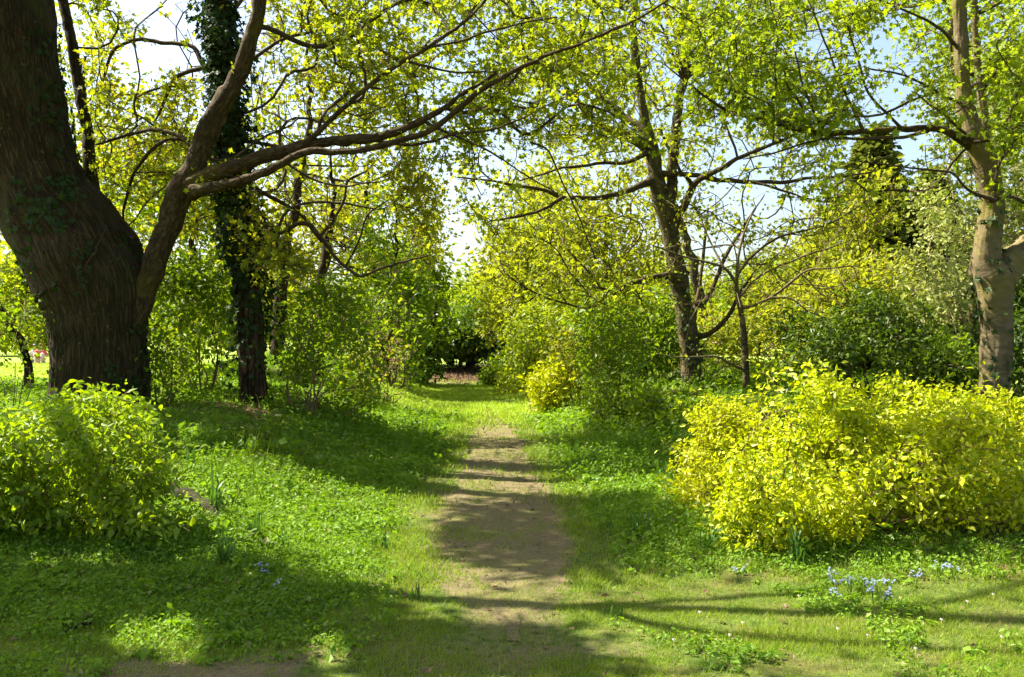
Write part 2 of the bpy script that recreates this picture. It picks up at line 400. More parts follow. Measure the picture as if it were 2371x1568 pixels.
# ------------------------------------------------------------------ skeleton growth
class Skel:
    def __init__(s): s.pos = []; s.par = []; s.man = []; s.att = []; s.pl = []
    def limb(s, pts, rad, parent=-1, step=.15, att0=0.):
        p, r = spline(pts, rad, step)
        ids = []
        for i in range(len(p)):
            pa = parent if i == 0 else ids[-1]
            s.pos.append(p[i]); s.par.append(pa); s.man.append(r[i]); s.att.append(i / len(p) >= att0)
            s.pl.append(0 if pa < 0 else s.pl[pa] + np.linalg.norm(p[i] - s.pos[pa]))
            ids.append(len(s.pos) - 1)
        return ids
    def near(s, p):
        return int(np.argmin(np.linalg.norm(np.array(s.pos) - p, axis=1)))
    def grow(s, T, bf=.2, step=.3, jit=.03, curve=.35, r=None):
        r = r or rng
        T = np.asarray(T, float); N = len(T)
        best = np.full(N, 1e9); bp = np.zeros(N, int); alive = np.ones(N, bool)
        ids = [i for i in range(len(s.pos)) if s.att[i]]
        A = np.array(s.pos)[ids]; pl = np.array(s.pl)[ids]
        for a in range(0, len(ids), 64):
            d = np.linalg.norm(T[:, None] - A[None, a:a + 64], axis=2) + bf * pl[None, a:a + 64]
            m = d.argmin(1); dm = d[np.arange(N), m]; u = dm < best
            best[u] = dm[u]; bp[u] = np.array(ids)[a + m[u]]
        tn = np.zeros(N, int)
        for k in range(N):
            i = int(np.argmin(best)); p = bp[i]; best[i] = 1e9; alive[i] = False
            p0 = s.pos[p]; dv = T[i] - p0; Ln = np.linalg.norm(dv)
            m = max(1, int(math.ceil(Ln / step)))
            pp = s.par[p]
            pd = p0 - s.pos[pp] if pp >= 0 else dv
            pd = pd / (np.linalg.norm(pd) + 1e-9)
            c = p0 + pd * Ln * curve
            prev = p
            J = r.normal(0, jit, (m, 3))
            for j in range(1, m + 1):
                t = j / m
                q = (1 - t) ** 2 * p0 + 2 * t * (1 - t) * c + t * t * T[i]
                if j < m: q = q + J[j - 1]
                s.pos.append(q); s.par.append(prev); s.man.append(0.); s.att.append(True)
                plq = s.pl[prev] + np.linalg.norm(q - s.pos[prev]); s.pl.append(plq)
                prev = len(s.pos) - 1
                dd = T - q; cst = np.sqrt(np.einsum('ij,ij->i', dd, dd)) + bf * plq
                u = (cst < best) & alive
                best[u] = cst[u]; bp[u] = prev
            tn[i] = prev
        return tn
    def finish(s, rt=.005, ex=.42):
        n = len(s.pos); pos = np.array(s.pos); par = np.array(s.par); man = np.array(s.man)
        nt = np.zeros(n); kids = [[] for _ in range(n)]
        for i in range(n - 1, -1, -1):
            if nt[i] == 0: nt[i] = 1
            if par[i] >= 0: nt[par[i]] += nt[i]; kids[par[i]].append(i)
        rad = rt * nt ** ex
        for i in range(n):
            if man[i] > 0: rad[i] = man[i]
            elif par[i] >= 0: rad[i] = min(rad[i], rad[par[i]] * (.75 if man[par[i]] > 0 else 1.0))
        s.nt = nt; s.rad = rad
        main = np.full(n, -1)
        for i in range(n):
            ks = [k for k in kids[i] if man[k] == 0]
            if ks and man[i] == 0: main[i] = max(ks, key=lambda k: nt[k])
        for _ in range(2):
            q = pos.copy()
            sel = np.where((man == 0) & (main >= 0) & (par >= 0))[0]
            q[sel] = .5 * pos[sel] + .25 * (pos[par[sel]] + pos[main[sel]]); pos = q
        s.P = pos
        chains = []
        for i in range(n):
            if man[i] == 0 and (par[i] < 0 or man[par[i]] > 0 or main[par[i]] != i):
                ch = [par[i]] if par[i] >= 0 else []
                k = i
                while k >= 0: ch.append(k); k = main[k]
                if len(ch) < 2: continue
                r = rad[ch].copy()
                if par[i] >= 0: r[0] = r[1]
                chains.append((pos[ch], r, 8 if r[0] > .05 else (5 if r[0] > .015 else 3)))
        return chains

def box(x0, x1, y0, y1, d0, d1, n, r=None):
    r = r or rng
    d = r.uniform(d0, d1, n); x = r.uniform(x0, x1, n); y = r.uniform(y0, y1, n)
    return np.stack([(x - CX) * d / F, d, CH - (y - CY) * d / F], 1)
def wbox(x0, x1, y0, y1, z0, z1, n): return np.stack([rng.uniform(x0, x1, n), rng.uniform(y0, y1, n), rng.uniform(z0, z1, n)], 1)
def ell(c, r, n, shell=0.):
    v = unit(rng.normal(size=(n, 3))); u = rng.uniform(shell ** 3, 1, n) ** (1 / 3)
    return np.asarray(c) + v * u[:, None] * np.asarray(r)
def clump(p, freq=1.1, thr=-.05, soft=.25, seed=0.):
    k = np.array([mn.noise(Vector(q * freq + seed)) for q in p])
    return p[rng.random(len(p)) < np.clip((k - thr) / soft + .5, .06, 1)]
def thin(p, floor=.45):
    return p[rng.random(len(p)) < keep_prob(p, floor) * gap_prob(p)]
def above(p, c=.04):
    return p[p[:, 2] > Hb(p[:, 0], p[:, 1]) + c]
def shade_pts(poly, n, t0, t1):
    out = []
    poly = np.array(poly); lo, hi = poly.min(0), poly.max(0)
    while len(out) < n:
        q = rng.uniform(lo, hi)
        if poly_in(q[:1], q[1:], poly)[0]:
            d = CH * F / (q[1] - CY + 1e-3) * .93
            g = np.array([(q[0] - CX) * d / F, d, .1])
            out.append(g + SUN * rng.uniform(t0, t1))
    return np.array(out)
def cluster(geo, cen, K, spread, size, kind, mi, up=.7, droop=.3, sv=.3, outward=None, filt=None, vary=0., spur=0):
    n = len(cen) * K
    c = np.repeat(cen, K, 0); off = rng.normal(0, 1, (n, 3)) * np.array([spread, spread, spread * .75]); pos = c + off
    nrm = rng.normal(size=(n, 3)) + np.array([0, 0, up])
    if outward is not None: nrm = nrm + outward
    d = unit(off) + rng.normal(0, .5, (n, 3)) + np.array([0, 0, -droop])
    s = size * np.clip(rng.normal(1, sv * 1.35, n), .35, 1.9)
    keep = np.ones(n, bool)
    if vary: keep &= rng.random(n) < np.repeat(np.clip(rng.normal(1 - vary, vary, len(cen)), .05, 1), K)
    if filt is not None: keep &= rng.random(n) < keep_prob(pos, filt)
    leaves(geo, pos[keep], nrm[keep], d[keep], s[keep], kind, mi)
    if spur:
        sel = np.where(keep & (np.arange(n) % K < spur))[0]
        tubes(geo, [(np.array([c[k], (c[k] + pos[k]) / 2 + [0, 0, .012], pos[k]]), np.array([.0045, .0035, .002]), 3) for k in sel], 0)

def clear_front(T, spec, d, w=44, p=.12):
    px, py = to_px(T); sp_ = np.array([(a[1], a[0]) for a in sorted(spec, key=lambda a: a[1])], float)
    cx = np.interp(py, sp_[:, 0], sp_[:, 1])
    m = (np.abs(px - cx) < w) & (T[:, 1] < d + .25) & (py > sp_[0, 0])
    return T[~m | (rng.random(len(T)) < p)]

# ================================================================== SETTING
def build_ground():
    def axis(lo, hi, fine0, fine1, step):
        a = np.arange(fine0, fine1 + 1e-6, step)
        g1 = fine1 + np.cumsum(step * 1.18 ** np.arange(1, 60)); g1 = g1[g1 < hi]
        g0 = fine0 - np.cumsum(step * 1.18 ** np.arange(1, 60)); g0 = g0[g0 > lo]
        return np.concatenate([[lo], g0[::-1], a, g1, [hi]])
    xs = axis(-500, 500, -9, 9, .09); ys = axis(-80, 900, 3.5, 20, .09)
    X, Y = np.meshgrid(xs, ys); Z = Hm(X, Y)
    nx, ny = len(xs), len(ys)
    V = np.stack([X, Y, Z], -1).reshape(-1, 3)
    i = np.arange(ny - 1)[:, None]; j = np.arange(nx - 1)
    Fq = np.stack([i * nx + j, i * nx + j + 1, (i + 1) * nx + j + 1, (i + 1) * nx + j], -1).reshape(-1, 4)
    m, nt, N, L, out = nmat('woodland_ground')
    at = N.new('ShaderNodeAttribute'); at.attribute_name = 'trod'
    al = N.new('ShaderNodeAttribute'); al.attribute_name = 'litter'
    aw = N.new('ShaderNodeAttribute'); aw.attribute_name = 'meadow'
    n1 = noi(N, L, 2.0, 6, .6); n2 = noi(N, L, 16, 6, .65); n3 = noi(N, L, 70, 3, .6)
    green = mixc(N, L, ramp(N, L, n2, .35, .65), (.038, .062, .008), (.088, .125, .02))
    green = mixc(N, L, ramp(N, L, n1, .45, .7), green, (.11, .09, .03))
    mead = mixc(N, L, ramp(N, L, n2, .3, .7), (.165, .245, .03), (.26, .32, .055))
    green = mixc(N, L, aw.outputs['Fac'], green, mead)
    soil = mixc(N, L, ramp(N, L, n3, .35, .65), (.095, .070, .031), (.18, .14, .068))
    soil = mixc(N, L, ramp(N, L, n2, .4, .7), soil, (.115, .10, .05))
    lit = mixc(N, L, ramp(N, L, n3, .4, .6), (.032, .018, .010), (.12, .07, .035))
    tw = N.new('ShaderNodeMath'); tw.operation = 'ADD'; L.new(at.outputs['Fac'], tw.inputs[0])
    s2 = ramp(N, L, n2, .2, .8); sm = N.new('ShaderNodeMath'); sm.operation = 'MULTIPLY_ADD'; sm.inputs[1].default_value = .7; sm.inputs[2].default_value = -.35
    L.new(s2, sm.inputs[0]); L.new(sm.outputs[0], tw.inputs[1])
    col = mixc(N, L, ramp(N, L, tw.outputs[0], .3, .7), green, soil)
    lw = N.new('ShaderNodeMath'); lw.operation = 'ADD'; L.new(al.outputs['Fac'], lw.inputs[0]); L.new(sm.outputs[0], lw.inputs[1])
    col = mixc(N, L, ramp(N, L, lw.outputs[0], .3, .7), col, lit)
    p = N.new('ShaderNodeBsdfPrincipled'); p.inputs['Roughness'].default_value = .95; p.inputs['Specular IOR Level'].default_value = .1
    L.new(col, p.inputs['Base Color'])
    bp = N.new('ShaderNodeBump'); bp.inputs['Strength'].default_value = .7; bp.inputs['Distance'].default_value = .03
    L.new(n2, bp.inputs['Height']); L.new(bp.outputs[0], p.inputs['Normal']); L.new(p.outputs[0], out.inputs[0])
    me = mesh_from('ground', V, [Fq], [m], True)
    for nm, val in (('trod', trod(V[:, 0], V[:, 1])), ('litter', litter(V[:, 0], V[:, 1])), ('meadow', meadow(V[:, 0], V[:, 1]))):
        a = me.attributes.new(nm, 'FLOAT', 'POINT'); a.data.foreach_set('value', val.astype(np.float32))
    o = link('ground', me); o['kind'] = 'structure'
def path_w(y): return np.interp(y, [0, 4, 5, 7, 8.5, 11, 14.5, 18, 22], [.12, .16, .22, .46, .54, .42, .36, .30, .14])
def trod(x, y):
    d = np.abs(x - pc(y)); w = path_w(y)
    a = 1 - sst(w * .75, w * 1.5, d + .25 * (fbm(x * 3, y * 3, 3) - .5))
    a = a * (1 - .75 * sst(16, 23, y)) * (.35 + .65 * sst(4.8, 6.4, y))
    b = (1 - sst(4.2, 5.6, y)) * .95 * (1 - .9 * sst(.3, 1.3, x)) * sst(.36, .54, fbm(x * 1.3 + 3, y * 2.2, 3))   # worn cross path in front
    c = sst(5.6, 6.3, x) * sst(8.5, 10, y) * (1 - sst(13, 14.5, y)) * .9                     # side path behind the bush
    return np.clip(np.maximum(np.maximum(a, b), c), 0, 1)
def litter(x, y):
    a = np.zeros_like(np.asarray(x, float))
    for cx, cy, r, s in ((-4.0, 12.6, 1.7, .9), (-2.9, 11.2, 1.2, .6), (-4.4, 8.4, 1.7, .6), (4.2, 7.8, 2.2, .8), (2.6, 17, 2.0, .6), (-2.2, 41.5, 5.0, 1.0), (-6, 20, 4.5, .6), (6, 22, 5, .7), (-4.2, 27, 2.4, .7), (3.2, 27, 2.5, .7), (8, 14.5, 3, .5)):
        a = np.maximum(a, s * (1 - sst(r * .4, r * 1.2, np.hypot(x - cx, (y - cy)))))
    return a
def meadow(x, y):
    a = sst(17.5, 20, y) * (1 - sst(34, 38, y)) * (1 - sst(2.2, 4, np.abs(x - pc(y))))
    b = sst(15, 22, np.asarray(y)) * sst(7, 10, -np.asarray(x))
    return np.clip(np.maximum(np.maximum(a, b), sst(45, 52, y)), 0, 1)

def build_path():
    ys = np.concatenate([np.arange(5.0, 10, .018), np.arange(10, 21.5, .03)]); us = np.linspace(-1, 1, 41)
    def edge(sd):
        n = fbm(ys * 1.3 + 9 * sd, ys * 0 + sd, 2) - .5; n2 = fbm(ys * 4.5 + 31 * sd, ys * 0 + 3 * sd, 4) - .5
        return path_w(ys) * (1 + .5 * n) * (.15 + .85 * sst(5.0, 6.0, ys)) + .30 * n2 * sst(5, 5.6, ys)
    eL, eR = np.maximum(edge(-1.), .03), np.maximum(edge(1.), .03)
    Y, U = np.meshgrid(ys, us, indexing='ij')
    X = pc(Y) + np.where(U < 0, U * eL[:, None], U * eR[:, None]) + .05 * (fbm(Y * 3, U * 2, 2) - .5)
    Z = Hm(X, Y) + .005 - .012 * np.abs(U) ** 6
    V = np.stack([X, Y, Z], -1).reshape(-1, 3); nu = len(us)
    i = np.arange(len(ys) - 1)[:, None]; j = np.arange(nu - 1)
    Fq = np.stack([i * nu + j, i * nu + j + 1, (i + 1) * nu + j + 1, (i + 1) * nu + j], -1).reshape(-1, 4)
    m, nt, N, L, out = nmat('trodden_earth')
    n1 = noi(N, L, 1.6, 5); n2 = noi(N, L, 26, 6, .65); n3 = noi(N, L, 110, 3, .7)
    col = mixc(N, L, ramp(N, L, n2, .3, .7), (.10, .078, .036), (.185, .148, .075))
    col = mixc(N, L, ramp(N, L, n1, .42, .62), col, (.13, .125, .04))
    col = mixc(N, L, ramp(N, L, n3, .60, .70), col, (.06, .042, .024))
    p = N.new('ShaderNodeBsdfPrincipled'); p.inputs['Roughness'].default_value = .95; p.inputs['Specular IOR Level'].default_value = .1
    L.new(col, p.inputs['Base Color'])
    bp = N.new('ShaderNodeBump'); bp.inputs['Strength'].default_value = 1.0; bp.inputs['Distance'].default_value = .03
    L.new(n2, bp.inputs['Height']); L.new(bp.outputs[0], p.inputs['Normal']); L.new(p.outputs[0], out.inputs[0])
    o = link('path', mesh_from('path', V, [Fq], [m], True)); o['kind'] = 'structure'

def scatter(y0, y1, dens, lim=None, xr=None):
    A = rng.uniform
    xm = max(abs((-150 - CX)), 1340) * y1 / F if xr is None else None
    x0, x1 = (-xm, xm) if xr is None else xr
    n = int(dens * (y1 - y0) * (x1 - x0))
    x = A(x0, x1, n); y = A(y0, y1, n)
    k = np.abs(x) < .60 * y + .3
    return x[k], y[k]
def blades(geo, x, y, h, w, lean=.5):
    n = len(x); z = Hm(x, y)
    a = rng.uniform(0, 6.283, n); b = rng.uniform(0, 6.283, n)
    d = np.stack([np.cos(a), np.sin(a), np.zeros(n)], 1) * (w / 2)[:, None]
    tip = np.stack([x, y, z], 1) + np.stack([np.cos(b) * h * lean * rng.random(n) * 1.4, np.sin(b) * h * lean * rng.random(n) * 1.4, h * rng.uniform(.7, 1, n)], 1)
    b0 = np.stack([x, y, z - .006], 1)
    V = np.stack([b0 - d, b0 + d, tip], 1).reshape(-1, 3)
    geo.add(V, np.arange(3 * n).reshape(n, 3))
def herb_mask(x, y):
    d = np.abs(x - pc(y)) - path_w(y)
    nz = fbm(x * 1.1 + 40, y * 1.1, 3)
    left = (x < pc(y))
    a = sst(.2, .9, d + .5 * (nz - .5)) * np.maximum(.55 * sst(.52, .66, fbm(x * 1.9 + 3, y * 1.9 + 7, 3)) * sst(.15, .5, d), np.where(left, sst(4.5, 5.6, y + .8 * (nz - .5)), sst(6.3, 7.2, y + .5 * (nz - .5) + .12 * x)))
    return a * (1 - .9 * np.clip(litter(x, y), 0, 1)) * sst(.25, .55, nz + .12) * (1 - meadow(x, y))
def build_grass():
    g = Geo()
    for y0, y1, dens, h, w in ((3.9, 6, 15000, .026, .0048), (6, 9, 6500, .040, .007), (9, 14, 1700, .06, .012), (14, 20, 700, .07, .02)):
        x, y = scatter(y0, y1, dens)
        t = trod(x, y); nz = fbm(x * 2.2, y * 2.2, 3)
        tuft = sst(.50, .62, fbm(x * 3.1 + 5, y * 1.9 + 2, 3)) * (.35 + .35 * (1 - sst(5, 6.6, y)))
        k = rng.random(len(x)) < (1 - t * (.95 - tuft)) * (1 - .8 * litter(x, y)) * (.25 + .75 * sst(.36, .6, nz))
        x, y = x[k], y[k]
        hh = h * rng.uniform(.5, 1.5, len(x)) * (.6 + .8 * fbm(x * 1.2, y * 1.2, 2))
        blades(g, x, y, hh, w * rng.uniform(.6, 1.3, len(x)), .9)
    o = link('short_grass', g.mesh('short_grass', [M['lawn']])); o['kind'] = 'stuff'
    g = Geo()
    x, y = scatter(17, 40, 700, xr=(-6, 5))
    k = (np.abs(x - pc(y)) < 4) & (rng.random(len(x)) < (1 - .7 * trod(x, y)) * (1 - litter(x, y)) * sst(.3, .5, fbm(x * 1.5, y * 1.5, 2) + .1)); x, y = x[k], y[k]
    blades(g, x, y, .07 * rng.uniform(.5, 1.4, len(x)), .03 * rng.uniform(.6, 1.3, len(x)), .9)
    x = rng.uniform(-26, -6, 60000); y = rng.uniform(14, 45, 60000)
    k = np.abs(x) < .62 * y; x, y = x[k], y[k]
    blades(g, x, y, .07 * rng.uniform(.5, 1.4, len(x)), .03 * rng.uniform(.6, 1.3, len(x)), .9)
    o = link('meadow_grass', g.mesh('meadow_grass', [M['grass']])); o['kind'] = 'stuff'
def build_herbs():
    g = Geo()
    for y0, y1, dens, K, sz, hmax in ((4.3, 7, 560, 14, .025, .11), (7, 10, 360, 13, .034, .16), (10, 14, 150, 11, .05, .22), (14, 20, 75, 10, .065, .24), (20, 30, 28, 9, .10, .3)):
        x, y = scatter(y0, y1, dens)
        k = rng.random(len(x)) < herb_mask(x, y); x, y = x[k], y[k]
        n = len(x); z = Hm(x, y)
        hp = hmax * rng.uniform(.3, 1.1, n) * (.25 + 1.5 * fbm(x * 1.6 + 8, y * 1.6, 3) ** 1.3)
        c = np.repeat(np.stack([x, y, z], 1), K, 0); hh = np.repeat(hp, K)
        m = n * K; a = rng.uniform(0, 6.283, m); rr = rng.uniform(.2, 1, m) * hh * .9
        u = rng.uniform(.15, 1, m)
        pos = c + np.stack([np.cos(a) * rr, np.sin(a) * rr, hh * u], 1)
        nrm = np.stack([np.cos(a) * .5, np.sin(a) * .5, np.ones(m)], 1) + rng.normal(0, .45, (m, 3))
        d = np.stack([np.cos(a), np.sin(a), rng.uniform(-.4, .4, m)], 1)
        leaves(g, pos, nrm, d, sz * np.clip(np.repeat(rng.lognormal(0, .35, n), K), .5, 2.4) * rng.uniform(.6, 1.35, m), 'rhomb')
        blades(g, np.repeat(x, 3) + rng.normal(0, .03, 3 * n), np.repeat(y, 3) + rng.normal(0, .03, 3 * n), np.repeat(hp, 3) * 1.3, np.full(3 * n, sz * .25), .6)
    o = link('ground_cover', g.mesh('ground_cover', [M['herb']])); o['kind'] = 'stuff'
def build_litter():
    g = Geo()
    x, y = scatter(4, 20, 260)
    k = rng.random(len(x)) < np.maximum(litter(x, y), .05 + .0 * trod(x, y)); x, y = x[k], y[k]
    n = len(x)
    leaves(g, np.stack([x, y, Hm(x, y) + rng.uniform(.008, .03, n)], 1), rng.normal(0, .45, (n, 3)) + [0, 0, 1], rng.normal(size=(n, 3)), rng.uniform(.02, .055, n), 'rhomb')
    x, y = scatter(4, 16, 700); k = rng.random(len(x)) < .16 * trod(x, y); x, y = x[k], y[k]; n = len(x)
    leaves(g, np.stack([x, y, Hm(x, y) + rng.uniform(.008, .016, n)], 1), rng.normal(0, .35, (n, 3)) + [0, 0, 1], rng.normal(size=(n, 3)), rng.lognormal(-4.3, .45, n), 'rhomb')
    x = rng.uniform(-6, 3, 5000); y = rng.uniform(36, 46, 5000); n = 5000
    leaves(g, np.stack([x, y, Hm(x, y) + rng.uniform(.01, .06, n)], 1), rng.normal(0, .5, (n, 3)) + [0, 0, 1], rng.normal(size=(n, 3)), rng.uniform(.06, .16, n), 'rhomb')
    o = link('leaf_litter', g.mesh('leaf_litter', [M['litter']])); o['kind'] = 'stuff'

# ================================================================== TREES
def px_limb(spec, d0, d1=None):
    """spec rows (px, py, width_px); depth runs d0 -> d1"""
    d1 = d0 if d1 is None else d1
    n = len(spec); pts, rad = [], []
    for i, (x, y, w) in enumerate(spec):
        d = d0 + (d1 - d0) * i / (n - 1); pts.append(P(x, y, d)); rad.append(w * d / F / 2)
    return np.array(pts), np.array(rad)
def bough(parent, origin, pts, rad, mat, name='bough', sides=12, amp=.25, seed=0., step=.1):
    p, r = spline(pts, rad, step)
    n = len(p); w = np.array([[mn.noise(Vector((i * .21, seed, k * 9.))) for k in range(3)] for i in range(n)])
    w += .6 * np.array([[mn.noise(Vector((i * .55, seed + 40, k * 9.))) for k in range(3)] for i in range(n)])
    p = p + w * (np.minimum(r * .35, .03) + .012)[:, None] * np.minimum(1, np.arange(n) / 4)[:, None]
    r = r * (1 + .28 * np.exp(-np.arange(n) * step / (2.2 * r[0] + .02)))
    me, _ = loft([(p[i], r[i], r[i]) for i in range(n)], sides, name, mat, amp * float(np.mean(r)), 2.2 / max(.12, float(np.mean(r)) * 3), 0, 20, origin, seed)
    return link(name, me, parent)
def crown(parent, origin, sk, tn, spec, leafmat, twigmat, rt=.005, ex=.42, extra=None):
    """spec: list of (mask over targets, K, spread, size, kind)"""
    ch = sk.finish(rt, ex); g = Geo(); tubes(g, ch, 0)
    for mask, K, spread, size, kind in spec:
        if mask.any(): cluster(g, sk.P[tn[mask]], K, spread, size, kind, 1, filt=.85, vary=.36, spur=4 if kind == 'maple' else 0)
    if extra is not None: extra(g)
    return link('crown', g.mesh('crown', [twigmat, leafmat], False, origin), parent)
def inframe(p, m=60):
    px, py = to_px(p); return (px > -m) & (px < 2371 + m) & (py > -m) & (p[:, 1] > 1)
def ivy_on(geo, pts, rad, n, thick, size, mi=0, amount=None):
    p, r = spline(pts, rad, .12)
    i = rng.integers(0, len(p) - 1, n)
    if amount is not None:
        i = i[rng.random(n) < np.array([amount(v) for v in i / len(p)])]
    n = len(i)
    a = rng.uniform(0, 6.283, n); out = np.stack([np.cos(a), np.sin(a), np.zeros(n)], 1)
    bump = np.array([mn.noise(Vector((math.cos(t) * 1.5, math.sin(t) * 1.5, q[2] * 2.0))) for t, q in zip(a, p[i])])
    rr = r[i] * 1.02 + thick * np.clip(.35 + bump * 1.3, .05, 1.5) * rng.uniform(.1, 1, n) ** .6
    pos = p[i] + out * rr[:, None] + rng.normal(0, .03, (n, 3))
    leaves(geo, pos, out + rng.normal(0, .5, (n, 3)) + [0, 0, .4], rng.normal(0, .5, (n, 3)) + [0, 0, -.8], size * rng.uniform(.6, 1.4, n), 'maple', mi)

def tree_giant():
    D = 12.8
    base = np.array([(232 - CX) * D / F, D, 0]); base[2] = H1(base[0], D)
    root = thing('maple_tree', 'giant old maple with thick dark trunk and long bough reaching over the path', 'tree', base)
    rows = [(-260, -420, -30), (-160, -200, 60), (-100, 0, 112), (-92, 100, 123), (-80, 200, 136), (-62, 300, 154), (-35, 400, 180), (-8, 460, 210), (8, 500, 244), (30, 540, 276),
            (48, 580, 306), (62, 620, 330), (84, 660, 346), (104, 700, 346), (118, 740, 340), (128, 790, 334), (127, 840, 337), (122, 890, 338), (116, 930, 342), (100, 970, 352), (70, 1010, 376), (40, 1045, 400)]
    # rows are (left, y, right)
    rows = rows[::-1]
    ys = [r[1] for r in rows]
    fy = np.arange(1045, -420, -6.0)
    li = np.interp(-fy, [-v for v in ys], [r[0] for r in rows]); ri = np.interp(-fy, [-v for v in ys], [r[2] for r in rows])
    rings = []
    for y, a, b in zip(fy, li, ri):
        w = (b - a) / 2 * D / F
        rings.append((P((a + b) / 2, y, D), w, w * .92))
    def flute(a, i, Ln): return .06 * math.exp(-Ln / .5) * math.sin(a * 5 + 1.0) + (.05 * math.exp(-((Ln - 2.6) / .25) ** 2)) * math.sin(a * 3)
    me, V = loft(rings, 150, 'trunk', M['bark_big'], .055, 1.5, .010, 52, base, 3., True, flute)
    link('trunk', me, root)
    TV = V
    sk = Skel()
    tr = sk.limb(np.array([r[0] for r in rings])[::12], np.array([r[1] for r in rings])[::12], -1, .3, .62)
    B = []
    def add(spec, d0, d1, mat='bark_limb', sides=12, att0=.1, parent=None):
        p, r = px_limb(spec, d0, d1)
        par = sk.near(p[0]) if parent is None else parent
        ids = sk.limb(p, r, par, .15, att0)
        B.append((p, r, mat, sides)); return ids
    add([(292, 760, 60), (325, 700, 66), (345, 650, 62), (372, 570, 62), (402, 490, 68), (432, 420, 74), (452, 385, 62), (472, 330, 56), (492, 278, 60), (512, 245, 58), (540, 195, 46), (562, 150, 42), (580, 95, 40), (594, 40, 38), (605, -60, 36), (630, -240, 28), (640, -500, 18)], 12.7, 12.2, 'bark_limb', 20, .1)
    b1 = add([(440, 430, 46), (478, 412, 42), (520, 395, 36), (570, 378, 35), (640, 352, 34), (700, 340, 30), (770, 330, 24), (800, 326, 28), (850, 320, 24), (910, 308, 20), (970, 283, 17), (1030, 248, 13), (1090, 205, 9), (1150, 170, 7)], 12.5, 11.3)
    b2 = add([(445, 445, 34), (480, 437, 27), (540, 424, 24), (600, 402, 22), (660, 372, 20), (720, 352, 18), (800, 352, 15), (860, 347, 15), (930, 328, 15), (1000, 297, 15), (1060, 255, 14), (1110, 212, 13), (1180, 170, 11), (1260, 132, 9), (1330, 108, 8), (1400, 78, 7), (1480, 40, 6), (1560, -10, 5)], 12.4, 10.4)
    b3 = add([(690, 345, 18), (725, 316, 13), (760, 283, 12), (810, 238, 12), (860, 195, 12), (920, 150, 11), (980, 118, 10), (1040, 75, 9), (1090, 40, 8), (1130, -10, 7), (1180, -80, 5)], 12.0, 11.2)
    add([(935, 140, 7), (1010, 160, 6), (1080, 168, 5), (1150, 165, 4)], 11.6, 11.2, 'bark_limb', 6)
    add([(1000, 108, 6), (1060, 96, 6), (1130, 75, 6), (1200, 55, 5), (1290, 40, 4)], 11.5, 10.8, 'bark_limb', 6)
    add([(980, 280, 7), (1040, 310, 6), (1090, 330, 5), (1140, 355, 5), (1200, 395, 4), (1290, 450, 3)], 11.6, 11.4, 'bark_limb', 6)
    add([(860, 325, 8), (940, 335, 8), (1010, 325, 7), (1060, 310, 6), (1140, 300, 5), (1220, 270, 4)], 11.9, 11.2, 'bark_limb', 6)
    add([(640, 360, 9), (690, 395, 7), (740, 420, 6), (800, 430, 5), (860, 420, 4)], 12.3, 12.0, 'bark_limb', 6)
    add([(1230, 330, 5), (1270, 350, 5), (1300, 420, 4), (1330, 480, 4), (1380, 600, 3)], 11.3, 11.2, 'bark_limb', 5)
    add([(216, 470, 40), (212, 420, 30), (205, 340, 28), (190, 240, 27), (176, 150, 26), (160, 70, 25), (143, -10, 24), (120, -150, 22), (90, -400, 14)], 13.4, 14.0, 'bark_big', 12, .4)
    add([(446, 340, 16), (425, 322, 12), (380, 306, 10), (338, 302, 9), (300, 310, 8), (255, 324, 7), (220, 338, 5)], 12.6, 13.2, 'bark_limb', 7)
    add([(420, 322, 9), (380, 324, 9), (345, 352, 9), (320, 385, 8), (300, 430, 8), (290, 480, 7), (286, 530, 5)], 12.8, 13.6, 'bark_limb', 7)
    add([(-40, 60, 60), (-200, -100, 50), (-420, -260, 36), (-700, -420, 20)], 12.6, 11.0, 'bark_big', 12, .3)
    add([(-80, -180, 60), (100, -420, 44), (420, -640, 30), (800, -760, 16)], 12.8, 11.0, 'bark_big', 12, .2)
    def shadow_bough(pts, t, rad, start):
        q = np.array([start] + [np.array([x, y, .1]) + SUN * (t + dt) for x, y, dt in pts]); rr_ = np.linspace(rad, rad * .45, len(q))
        sk.limb(q, rr_, sk.near(q[0]), .2, .2); B.append((q, rr_, 'bark_limb', 9)); return q
    q = shadow_bough([(-2.6, 6.6, -.6), (-.9, 5.95, 0), (.35, 5.66, .2), (1.6, 5.55, .3), (3.0, 5.36, .8), (4.4, 5.2, 1.4)], 8.0, .12, P(-30, 250, 12.5))
    shadow_bough([(.75, 5.75, .5), (1.5, 5.95, .9), (2.3, 5.9, 1.4)], 8.0, .06, q[3])
    shadow_bough([(.9, 5.2, .4), (1.9, 4.95, .9), (3.2, 4.85, 1.4)], 8.0, .06, q[3])
    shadow_bough([(2.6, 5.75, .8), (3.6, 6.2, 1.5)], 8.0, .055, q[4])
    for i, (p, r, m, s) in enumerate(B): bough(root, base, p, r * (.86 if i == 0 else .95), M[m], 'bough', s, .22, i * 3.7)
    # leaf positions
    T = []
    for ids, n in ((b1, 150), (b2, 330), (b3, 230)):
        c = np.array(sk.pos)[np.array(ids)[rng.integers(len(ids) // 6, len(ids), n)]]
        T.append(c + rng.normal(0, 1, (n, 3)) * [.55, .4, .45] + [0, .65, .15])
    T.append(box(640, 1460, -80, 330, 11.6, 14.6, 1550))
    T.append(box(200, 700, -80, 460, 13.0, 14.8, 800))
    T.append(box(600, 1150, 300, 440, 12.2, 13.4, 110))
    T = thin(clump(np.concatenate(T), 1.3, -.02, .22), .62)
    off = [wbox(-12, 2.5, 8.5, 16, 6.5, 14, 170)]
